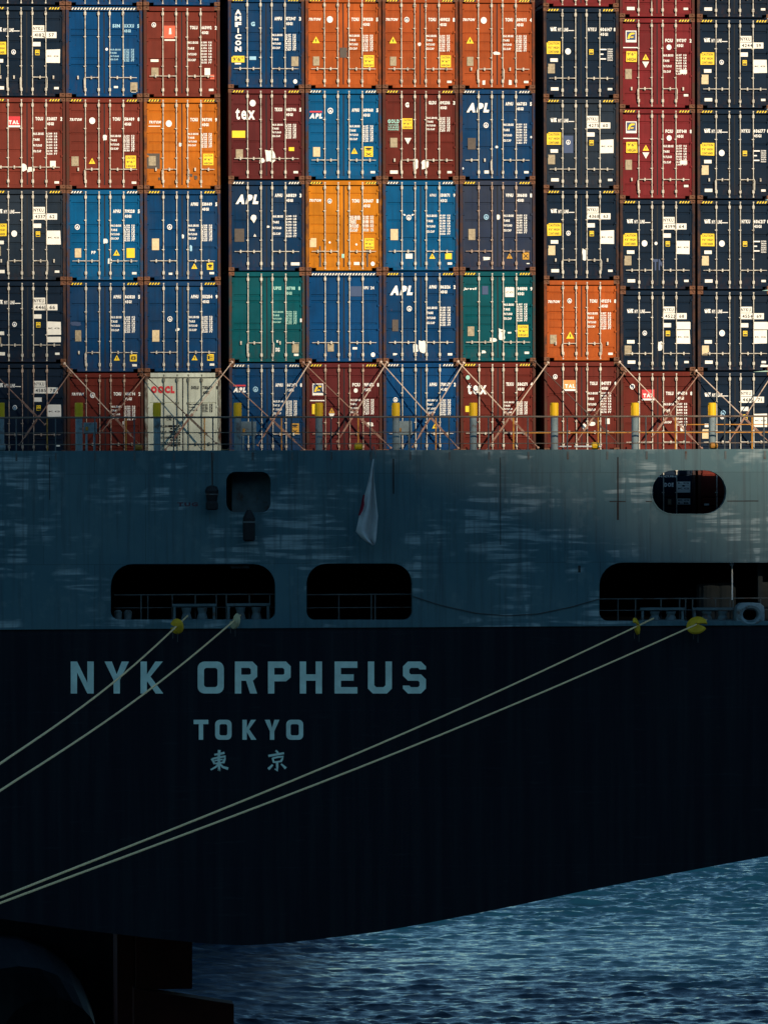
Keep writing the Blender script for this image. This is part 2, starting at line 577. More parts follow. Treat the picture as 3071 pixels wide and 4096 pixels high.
    def foot(self, l=True, y=327):
        if l: self.rect('small_label', 29, y - 6, 60, y + 7, 'paper')
        self.rect('small_label', 257, y - 4, 275, y + 5, 'paper')
    def csc(self, x, y, mat='plate', w=28, h=38):
        self.rect('data_plate', x, y, x + w, y + h, mat, None)
    def lash(self, y=0): pass

def navy(m, panels, tune=0, big=True, disc=True, y2=0):
    """dark container of the line with the winged emblem"""
    # emblem and name with a trailing rule
    m.bar(30, 81 + y2, 38, 96 + y2, logo=True, sh=-3); m.bar(40, 81 + y2, 44, 96 + y2, logo=True, sh=-3)
    m.bar(46, 84 + y2, 52, 96 + y2, logo=True, sh=-3)
    m.bar(30, 80 + y2, 52, 84 + y2, logo=True)
    m.t('NYK LINE', 57, 83 + y2, 99, 97 + y2, 'white', 0.04, 0.2, True)
    m.bar(99, 92 + y2, 122, 95 + y2, logo=True)
    if big: m.rect('yellow_sticker', 13, 137 + y2, 68, 187 + y2, 'yellow', ['CAUTION', "9'6'' HIGH", 'CONTAINER'], jitter=1.0)
    m.rect('small_label', 27, 205 + y2, 57, 219 + y2, 'paper')
    m.csc(17, 227 + y2, 'plate' if tune % 2 else 'plate_light')
    if disc: m.disc(98, 177 + y2, 11.5, 'white', 'cyan' if tune % 3 == 0 else None)
    else: m.disc(98, 177 + y2, 9, 'white', 'ink')
    m.rect('small_yellow_tag', 183, 168 + y2, 200, 189 + y2, 'yellow', ['O', 'I'])
    if panels:
        m.rect('letter_panel', 170, 71 + y2, 219, 95 + y2, 'paper', ['NYKU'])
        m.rect('letter_panel', 170, 97 + y2, 267, 121 + y2, 'paper', ['%d  %d' % (4182 + tune * 31, 57 + tune)])
        m.rect('small_label', 170, 137 + y2, 204, 154 + y2, 'paper')
        m.rect('data_sheet', 226, 166 + y2, 280, 219 + y2, 'paper', ['', '', 'KG', '', ''], jitter=1.5)
    else:
        m.cur = 'serial_number'
        m.t('NYKU', 178, 81 + y2, 212, 96 + y2, off=0.04); m.t('40%d%d 8' % (613 + tune, 7), 226, 81 + y2, 289, 96 + y2, off=0.04)
        m.t('45G1', 228, 102 + y2, 258, 114 + y2, off=0.04)
        m.cur = 'weight_table'
        for i, (a, b) in enumerate(((226, 252), (228, 240), (226, 250))):
            m.bar(a, 166 + y2 + 19 * i, b, 171 + y2 + 19 * i)
        for i in range(6): m.t('%d%03d' % (27 + i, 110 + i * 91), 256, 165 + y2 + i * 8.6, 277, 171 + y2 + i * 8.6, off=0.03)
        m.cur = 'lettering'
    m.foot(True, 327 - (355 - int(m.H * 122.6)))

def big_apl(m, y=60): m.t('APL', 27, y, 118, y + 38, 'white', 0.075, 0.25, True)
def small_apl(m, y=89):
    m.bar(16, y, 65, y + 6, 'red', True)
    m.t('APL', 15, y + 10, 66, y + 30, 'white', 0.075, 0.25, True)
def tex(m, y):
    """lower-case serif lettering"""
    m.t('tex', 28, y, 105, y + 46, 'white', 0.03, 0, True)
def slant(m, y, x=14): m.t('TRITON', x, y, x + 48, y + 11, 'white', 0.06, 0.4, True)
def fmark(m, y):
    """square emblem: dark field with a yellow-green folded band"""
    m.rect('emblem', 24, y, 67, y + 47, 'paper', lift=0.003)
    mb = MB()
    P = lambda pts, q, i: mb.poly([(cx(24 + a * 43), m.z(y + b * 47)) for a, b in pts], YL - q, YL - q + 0.002, i)
    P([(.08, .08), (.92, .08), (.92, .80), (.08, .80)], 0.006, 0)
    P([(.14, .70), (.30, .30), (.50, .18), (.84, .18), (.80, .32), (.55, .34), (.42, .46), (.34, .70)], 0.0085, 1)
    P([(.44, .52), (.74, .50), (.70, .60), (.42, .62)], 0.0085, 1)
    m.st.append(('emblem_field', mb, [M['ink'], M['yellow']], None))
    m.bar(14, y + 66, 76, y + 70)
def label_tal(m, x, y, mat='red', s='TAL'):
    m.rect('brand_label', x, y, x + 50, y + 43, mat, lift=0.004)
    mb = MB()
    mb.poly([(cx(x), m.z(y + 43)), (cx(x + 50), m.z(y + 43)), (cx(x + 50), m.z(y + 36)), (cx(x), m.z(y + 36))], YL - 0.007, YL - 0.005)
    text(mb, s, cx(x + 5), m.z(y + 31), cx(x + 45), m.z(y + 16), YL - 0.007, 0, 0.06)
    m.st.append(('brand_name', mb, [M['white']], None))

ORD = ['leftmost', 'second', 'third', 'fourth', 'fifth', 'sixth', 'seventh', 'eighth', 'ninth', 'rightmost']
def container(ci, z, H, colour, kind, label, fill, rod='rod', stripe='y', frame=None, handles=(0, 0, 0, 0), hz=0.0, y=YC):
    X = at(LEFTS[ci] + 149.5, 1000, y).x
    root = empty('shipping_container', (X, y, z), label, 'container', 'containers stacked on the ship')
    P, Fm = pm(colour), fm(frame or colour)
    put('body', BO[H], root, mat=P)
    put('header', HE[H], root, mat=P); put('sill', SI, root, mat=P)
    for s in (-1, 1):
        q = put('corner_post', PO[H], root, (s * (W / 2 - 0.046), 0, 0), Fm)
        if s > 0: q.scale.x = -1
        for zz in (0.059, H - 0.059):
            put('corner_casting', CA, root, (s * (W / 2 - 0.088), 0, zz))
    for s in (-1, 1): put('door', door(kind, H, s), root, mat=P)
    mb = MB(); mb.box(-0.018, DY - 0.010, 0.13, 0.018, DY + 0.05, H - 0.18); mb.build('door_seal', M['seal'], root)
    hz0 = 0.62 * H / HC + hz
    for i, rx in enumerate((-0.605, -0.178, 0.178, 0.605)):
        r = put('locking_rod', RO[H], root, (rx, 0, 0), M[rod])
        s = -1 if i < 2 else 1
        put('handle', HA[(s, handles[i])], r, (0, 0, hz0), M[rod])
    if stripe:
        mc = {'y': 'yellow', 'w': 'paper', 'Y': 'yellow', 'W': 'paper'}[stripe]
        spans = [(16, 66), (236, 285)] if stripe in 'yw' else [(20, 280)]
        for a, b in spans:
            mb = MB()
            z0, z1 = H - 0.118, H - 0.040
            mb.box(cx(a), -0.009, z0, cx(b), 0.000, z1, 0)
            n = max(4, int((b - a) / 11.5)); st = (cx(b) - cx(a) - 0.05) / n
            for i in range(n):
                xa = cx(a) + i * st + 0.008
                mb.poly([(xa, z0 + 0.006), (xa + st * 0.48, z0 + 0.006), (xa + st * 0.48 + 0.04, z1 - 0.006), (xa + 0.04, z1 - 0.006)], -0.013, -0.0095, 1)
            mb.build('hazard_stripe', [M['black'], M[mc]], root)
    m = Marks(H)
    if fill: fill(m)
    mats = [M[c] for c in COLS]
    for nm, w in m.wr.items():
        if w.v: w.build(nm, mats, root)
    if m.logo.v: m.logo.build('logo', mats, root)
    for name, mb, ms, _ in m.st: mb.build(name, ms, root)
    return root

G = 0.030
def levels(ci, v_gap, heights, n_above):
    """z of the bottoms of a stack; the gap seen at v_gap lies under container number n_above"""
    zg = at(LEFTS[ci] + 150, v_gap, YC).z
    zs = [0.0] * len(heights)
    z = zg + G / 2
    for i in range(n_above, -1, -1):
        zs[i] = z; z += heights[i] + G
    z = zg - G / 2
    for i in range(n_above + 1, len(heights)):
        z -= heights[i]; zs[i] = z; z -= G
    return zs

# contents of the markings, stack by stack -------------------------------------
def r0(m):
    m.t('45G1', 228, 240, 256, 250); m.foot()
def c1r1(m): navy(m, True, 0, True, False, 8)
def c2r1(m):
    m.reg('SIN', 'UXXU', '5', 72, '45G1', 'cyan', 0); m.data(170, 222, 4, c='cyan')
    m.rect('small_label', 188, 318, 204, 326, 'paper'); m.csc(253, 303, 'plate'); m.foot(False, 352 - 14)
    m.disc(160, 172, 5, 'white')
def c3r1(m):
    m.disc(40, 75, 9, 'white', 'ink'); m.rect('brand_label', 80, 78, 131, 128, 'vermilion', lift=0.003)
    m.patch('brand_figure', [(101, 88), (108, 88), (110, 112), (99, 112)], 'paper', 0.006); m.bar(82, 122, 129, 127)
    m.rect('brand_rule', 82, 132, 129, 138, 'paper', lift=0.004)
    m.reg('TOLU', '663992', '2', 78); m.data(140, 232, 4)
    m.rect('small_label', 27, 212, 58, 222, 'paper'); m.csc(30, 245, 'plate'); m.rect('paper_label', 240, 246, 262, 274, 'paper'); m.csc(262, 272, 'vermilion', 16, 18); m.foot(False, 332)
def c4r1(m):
    for i, ch in enumerate('AMFICON'): m.t(ch, 27 if ch != 'I' else 37, 50 + i * 24.5, 52 if ch != 'I' else 42, 70 + i * 24.5, 'white', 0.06, 0, True)
    m.t('G', 90, 98, 106, 116, 'cyan', 0.06); m.rect('yellow_sticker', 13, 234, 64, 260, 'yellow', ["9'6''"]); m.rect('small_label', 26, 262, 50, 268, 'paper')
    m.rect('small_label', 84, 236, 110, 250, 'cyan'); m.reg('AMFU', '872947', '3', 78); m.data(146, 214, 4)
    m.csc(250, 236, 'plate'); m.disc(265, 335, 8, 'white')
def orange_a(m, tri=True, y=0):
    slant(m, 82); m.disc(97, 88, 12, 'white'); m.reg('TCNU', '398250', '5', 80); m.data(148, 216, 4)
    m.tri(42, 170, 15); m.csc(30, 236, 'plate', 25, 36); m.rect('yellow_sticker', 231, 230, 272, 277, 'yellow', ['CAUTION', "9'6''", 'HIGH'])
def c5r1(m): orange_a(m); m.rect('tape_patch', 136, 200, 165, 240, 'plate_dark')
def c6r1(m):
    slant(m, 82); m.disc(97, 88, 10, 'white', 'ink'); m.reg('TCNU', '489823', '1', 80); m.data(148, 216, 4)
    m.tri(42, 170, 15); m.csc(30, 236, 'plate', 25, 36); m.rect('yellow_sticker', 231, 230, 272, 277, 'yellow', ['CAUTION', "9'6''", 'HIGH']); m.foot(False, 335); m.blob(147, 186, 12, 14)
def c7r1(m):
    slant(m, 82); m.disc(97, 90, 12, 'white'); m.reg('TCNU', '309075', '4', 80); m.data(148, 216, 4)
    m.tri(42, 170, 15); m.csc(30, 236, 'plate', 25, 36); m.blob(148, 221, 26, 12); m.foot(False, 335)
    m.rect('torn_paper', 90, 330, 102, 362, 'paper', jitter=2); m.rect('torn_paper', 196, 328, 208, 350, 'paper', jitter=2)
def c8r1(m): navy(m, False, 1)
def c9(m, v=0):
    fmark(m, 52); m.reg('FCIU', ('997397', '337048')[v], '28'[v], 84 if not v else 84); m.disc(198, 118, 10, 'white')
    m.data(146, 232, 4); m.rect('yellow_sticker', 26, 135, 69, 178, 'yellow', ["9'6''", 'HIGH'], jitter=1.5)
    m.tri(104, 158, 13); m.tri(104, 188, 14, 'paper', True, 'white_triangle'); m.csc(22, 206, 'plate', 26, 40)
    m.rect('paper_label', 242, 208, 270, 224, 'paper'); m.foot(False, 310)
def c10r1(m): navy(m, True, 2, True, False)
def c1r2(m):
    label_tal(m, 73, 76); m.reg('TOLU', '526837', '2', 78); m.data(140, 232, 4); m.rect('small_label', 10, 218, 40, 228, 'paper')
    m.csc(12, 250, 'paper', 26, 34); m.blob(136, 278, 26, 32); m.blob(166, 286, 30, 20); m.rect('paper_label', 240, 252, 262, 278, 'paper'); m.foot(False, 337)
def c2r2(m):
    slant(m, 82); m.disc(102, 92, 12, 'white'); m.reg('TCNU', '516409', '8', 78); m.data(148, 215, 4)
    m.blob(152, 160, 16, 22); m.csc(20, 234, 'plate'); m.tri(101, 252, 13); m.rect('yellow_sticker', 233, 230, 274, 280, 'yellow', ['CAUTION', "9'6''", 'HIGH']); m.foot(False, 337)
def c3r2(m):
    slant(m, 92, 20); m.bar(18, 112, 64, 115); m.disc(98, 103, 12, 'white'); m.reg('TCNU', '907391', '9', 80); m.data(140, 200, 4)
    m.rect('worn_patch', 8, 222, 62, 282, 'plate_dark', lift=0.001); m.csc(18, 232, 'plate'); m.rect('yellow_sticker', 233, 222, 274, 268, 'yellow', ['CAUTION', "9'6''", 'HIGH']); m.blob(143, 186, 10, 14)
    for a, b, w in ((186, 308, 9), (204, 318, 12), (60, 322, 8), (178, 330, 7)): m.blob(a, b, w, w * 1.3, 'plate_dark', 'rust_hole')
def c4r2(m):
    m.disc(96, 58, 12, 'white'); tex(m, 78); m.reg('TEXU', '485706', '5', 76); m.data(140, 200, 4, two=True)
    m.rect('yellow_sticker', 14, 168, 66, 196, 'yellow'); m.csc(29, 242, 'plate'); m.rect('small_yellow_tag', 239, 233, 260, 248, 'yellow')
    m.blob(164, 270, 38, 44); m.blob(132, 286, 20, 20); m.foot(False, 332)
def c5r2(m):
    small_apl(m); m.disc(98, 88, 11, 'white', 'ink'); m.reg('APHU', '689860', '5', 78); m.data(145, 213, 4)
    m.csc(29, 233, 'plate_light'); m.tri(193, 248, 13); m.rect('yellow_sticker', 232, 230, 267, 271, 'yellow', ['!', 'X']); m.foot(False, 332)
def c6r2(m):
    m.t('G', 90, 54, 105, 74, off=0.06); m.t('GOLD', 20, 122, 66, 138, 'mint', 0.06, 0, True)
    for i, s in enumerate(('CONTAINER', 'LEASE', 'MARINE')): m.t(s, 22, 141 + i * 9, 64, 148 + i * 9, 'mint', 0.03, 0, True)
    m.rect('yellow_sticker', 78, 118, 118, 160, 'yellow', ['CAUTION', "9'6''", 'HIGH']); m.reg('GLDU', '092316', '3', 48); m.data(112, 172, 4, x0=176)
    m.csc(30, 196, 'plate'); m.tri(100, 208, 14, 'paper', True, 'white_triangle'); m.blob(132, 302, 18, 44); m.blob(168, 300, 26, 36); m.foot(True, 332)
def c7r2(m):
    big_apl(m, 56); m.disc(105, 145, 10, 'white', 'ink'); m.reg('APHU', '667153', '5', 52); m.data(138, 222, 4)
    m.csc(32, 196, 'plate_dark', 32, 46); m.blob(148, 232, 10, 10); m.disc(286, 192, 4, 'white'); m.rect('small_label', 98, 326, 116, 338, 'paper'); m.foot(False, 332); m.disc(12, 318, 4, 'white')
def c8r2(m): navy(m, True, 3, True, False); m.rect('repaint_patch', 80, 150, 118, 220, 'ink', lift=0.001)
def c9r2(m): c9(m, 1)
def c10r2(m): navy(m, False, 4)
def c1r3(m): navy(m, True, 5)
def plain_apl(m, y=78, tri=True, dy=0, num='719228', chk='5', tl='plate_light'):
    m.reg('APHU', num, chk, y); m.data(140 + dy, 208 + dy, 4); 
def c2r3(m):
    plain_apl(m, 80, num='719228'); m.disc(42, 150, 10, 'white', 'ink'); m.blob(154, 206, 18, 18); m.csc(32, 235, 'plate_light', 25, 36); m.t('PP', 97, 245, 114, 257, off=0.05)
    m.tri(196, 252, 13); m.rect('yellow_sticker', 236, 234, 268, 272, 'yellow'); m.blob(169, 285, 16, 20); m.foot(False, 333)
def c3r3(m):
    plain_apl(m, 52, num='530449'); m.disc(100, 150, 10, 'white', 'ink'); m.csc(30, 196, 'plate_light', 28, 46); m.tri(197, 306, 12); m.rect('yellow_sticker', 247, 292, 272, 320, 'yellow', ['!']); m.foot(False, 333); m.rect('small_label', 96, 332, 110, 340, 'paper')
    m.blob(152, 188, 8, 16); m.blob(184, 234, 10, 22, 'cyan', 'torn_label')
def c4r3(m):
    big_apl(m, 58); m.reg('APHU', '681829', '3', 54); m.data(140, 232, 4); m.csc(23, 194, 'plate_dark', 38, 52)
    m.patch('teardrop_label', [(87, 148), (92, 140), (100, 138), (108, 142), (110, 152), (104, 164), (99, 172), (93, 162), (87, 156)], 'paper'); m.tri(103, 220, 6, 'paper'); m.blob(156, 186, 10, 8); m.rect('paper_label', 246, 328, 280, 340, 'paper')
def c5r3(m):
    slant(m, 76, 14); m.disc(94, 84, 9, 'white', 'ink'); m.reg('TCNU', '513607', '1', 76); m.data(142, 210, 4, two=False); m.data(150, 214, 4, two=False)
    m.csc(15, 232, 'plate_light', 26, 36); m.rect('yellow_sticker', 232, 232, 270, 276, 'yellow', ['CAUTION', "9'6''", 'HIGH']); m.blob(147, 303, 10, 16, 'mint', 'green_seal')
    m.rect('rust_streak', 52, 262, 59, 350, 'plate_dark', lift=0.0015, jitter=1.5); m.rect('rust_streak', 240, 270, 248, 350, 'plate_dark', lift=0.0015, jitter=1.5)
    m.disc(94, 249, 4, 'white'); m.disc(200, 257, 4, 'white'); m.rect('paper_label', 190, 327, 212, 339, 'paper'); m.disc(265, 334, 8, 'white')
def c6r3(m):
    m.t('APHU', 186, 55, 212, 66, off=0.02); m.t('131871', 229, 54, 266, 67, off=0.035); m.t('9', 281, 54, 288, 68, off=0.035); m.t('45G1', 229, 76, 255, 88, off=0.035)
    m.data(138, 222, 4); m.disc(103, 150, 10, 'white', 'ink'); m.bar(84, 136, 92, 142, sh=-5); m.bar(112, 136, 120, 142, sh=5)
    m.csc(30, 196, 'plate_light', 30, 44); m.rect('paper_label', 90, 294, 117, 314, 'paper'); m.tri(196, 304, 12); m.rect('yellow_sticker', 248, 292, 274, 316, 'yellow'); m.foot(False, 333)
def c7r3(m):
    m.reg('VPHU', '306018', '1', 54); m.data(138, 216, 4); m.disc(105, 148, 10, 'cyan', 'ink'); m.csc(34, 196, 'plate', 27, 44); m.blob(154, 148, 12, 18)
    m.tri(198, 304, 12, 'amber'); m.rect('yellow_sticker', 250, 290, 276, 318, 'amber', ['X']); m.blob(106, 314, 26, 12); m.rect('small_label', 266, 332, 278, 336, 'paper')
def c8r3(m): navy(m, True, 6, True, False); m.blob(163, 262, 18, 44)
def c9r3(m): navy(m, True, 7); m.disc(144, 177, 6, 'white'); m.t('TM', 132, 240, 176, 285, 'ink', 0.05)
def c10r3(m): navy(m, False, 8)
def c1r4(m):
    navy(m, True, 9, False, False, -4); m.rect('data_sheet', 226, 222, 280, 244, 'paper')
def c2r4(m):
    plain_apl(m, 56, num='863828', chk='5'); m.csc(32, 196, 'plate', 24, 44); m.blob(34, 170, 40, 16, 'ink', 'old_label'); m.tri(196, 306, 12); m.rect('yellow_sticker', 248, 292, 275, 320, 'yellow', ['8']); m.foot(False, 335)
def c3r4(m):
    plain_apl(m, 56, num='552114', chk='9'); m.disc(100, 152, 10, 'white', 'ink'); m.csc(30, 196, 'plate_light', 28, 46); m.tri(197, 306, 12); m.rect('yellow_sticker', 247, 292, 273, 318, 'yellow', ['E']); m.foot(False, 333); m.blob(130, 194, 14, 12)
def c4r4(m):
    m.reg('UPIS', '88708', '8', 60, '45G1', 'mint', -6); m.data(158, 212, 4, c='mint'); m.t('K', 188, 274, 197, 284, off=0.05); m.t('SG', 184, 304, 200, 320, off=0.05); m.csc(250, 288, 'plate', 26, 36); m.foot(False, 332); m.bar(282, 188, 289, 202)
def c5r4(m):
    m.t('UPU', 229, 60, 248, 72, off=0.04); m.t('24', 256, 60, 270, 72, off=0.04); m.csc(84, 286, 'plate', 25, 34); m.rect('small_label', 184, 303, 202, 312, 'paper'); m.disc(265, 333, 8.5, 'white'); m.rect('repaint_patch', 174, 60, 222, 100, 'ink', lift=0.001)
def c6r4(m):
    big_apl(m, 58); m.reg('APHU', '862126', '2', 56); m.data(142, 222, 4); m.disc(104, 150, 10, 'white', 'ink'); m.csc(36, 194, 'plate_dark', 24, 46); m.blob(128, 308, 20, 34); m.blob(156, 302, 30, 46); m.foot(False, 332); m.blob(46, 332, 16, 8)
def c7r4(m):
    m.t('Jarwell', 14, 66, 66, 78, 'white', 0.05, 0.2, True); m.rect('repaint_patch', 88, 60, 112, 94, 'ink', lift=0.001); m.rect('seal_panel', 180, 66, 216, 104, 'paper', ['', 'CO', '']); m.reg('DRYU', '948198', '9', 64); m.data(130, 204, 4)
    m.csc(30, 222, 'plate', 26, 38); m.rect('yellow_sticker', 230, 216, 272, 264, 'yellow', ['CAUTION', "9'6''", 'HIGH']); m.blob(166, 254, 24, 42); m.blob(132, 276, 26, 16); m.rect('small_label', 190, 244, 204, 250, 'paper'); m.blob(94, 324, 16, 10); m.foot(False, 327)
def c8r4(m):
    slant(m, 82, 16); m.disc(102, 84, 9, 'white', 'ink'); m.reg('TCNU', '492274', '8', 78); m.data(130, 200, 4); m.tri(104, 222, 16); m.csc(24, 220, 'plate', 26, 36); m.foot(False, 296)
def c9r4(m):
    navy(m, True, 11, False, False, -4); m.rect('data_sheet', 226, 128, 282, 158, 'paper'); m.blob(160, 226, 18, 40)
def c10r4(m):
    navy(m, True, 12, False, True, -4); m.rect('data_sheet', 226, 128, 284, 158, 'paper'); m.blob(268, 306, 34, 12)
def c1r5(m): navy(m, True, 13, False, False, 0)
def c2r5(m): slant(m, 80, 18); m.disc(100, 90, 10, 'white', 'ink'); m.reg('TCNU', '440794', '2', 78); m.data(132, 192, 4); m.blob(222, 200, 8, 12)
def c3r5(m):
    m.t('OOCL', 24, 54, 118, 84, 'red', 0.085, 0, True); m.reg('OOLU', '781676', '8', 54, '45G1', 'black'); m.data(124, 160, 3, c='black'); m.t('HIGH', 84, 170, 104, 178, 'black'); m.t('CUBE', 86, 182, 106, 192, 'black')
    for a in (228, 284): m.data(210, 300, 4, a - 190 if a > 250 else 60, 100, 140, 'black')
def c4r5(m): small_apl(m, 88); m.disc(104, 106, 10, 'cyan', 'ink'); m.reg('APHU', '662971', '8', 82); m.data(150, 214, 4); m.rect('yellow_sticker', 244, 242, 276, 284, 'amber', ['!', 'X'])
def c5r5(m): fmark(m, 84); m.reg('FCIU', '989373', '8', 82); m.disc(196, 112, 8, 'white'); m.data(146, 210, 4); m.tri(100, 192, 12, 'amber'); m.tri(100, 214, 12, 'paper', True, 'white_triangle'); m.rect('yellow_sticker', 22, 166, 40, 206, 'yellow'); m.blob(252, 248, 28, 18)
def c6r5(m): m.disc(48, 150, 9, 'white', 'ink'); m.reg('APHU', '710071', '2', 82); m.data(148, 214, 4); m.tri(204, 256, 10)
def c7r5(m): tex(m, 84); m.disc(30, 62, 8, 'mint'); m.reg('TEXU', '586271', '4', 82); m.data(158, 212, 4); m.rect('yellow_sticker', 20, 176, 36, 200, 'yellow')
def c8r5(m): label_tal(m, 78, 76, 'peach'); m.disc(44, 62, 9, 'white', 'ink'); m.reg('TOLU', '847177', '9', 82); m.data(124, 212, 4); m.rect('paper_label', 246, 230, 262, 252, 'paper'); m.blob(190, 250, 24, 16); m.blob(160, 262, 14, 22)
def c9r5(m): label_tal(m, 86, 74); m.disc(48, 62, 10, 'white', 'ink'); m.reg('TOLU', '494504', '8', 82); m.data(128, 224, 4); m.blob(248, 232, 14, 24)
def c10r5(m): navy(m, True, 14, False, False, 6); m.disc(102, 168, 10, 'cyan', 'ink')
def c9r6(m):
    m.t('HIGH CUBE', 172 - 52, 56, 226, 62, off=0.03); m.t('DOE', 176, 84, 213, 101, 'white', 0.06); m.rect('data_sheet', 226, 80, 280, 124, 'paper', ['LG', 'T', 'KG', '']); m.rect('data_sheet', 226, 148, 280, 172, 'paper', ['KG', 'LB']); m.csc(190, 150, 'plate', 14, 22)
def c10r6(m): m.rect('small_label', 24, 168, 44, 176, 'paper')

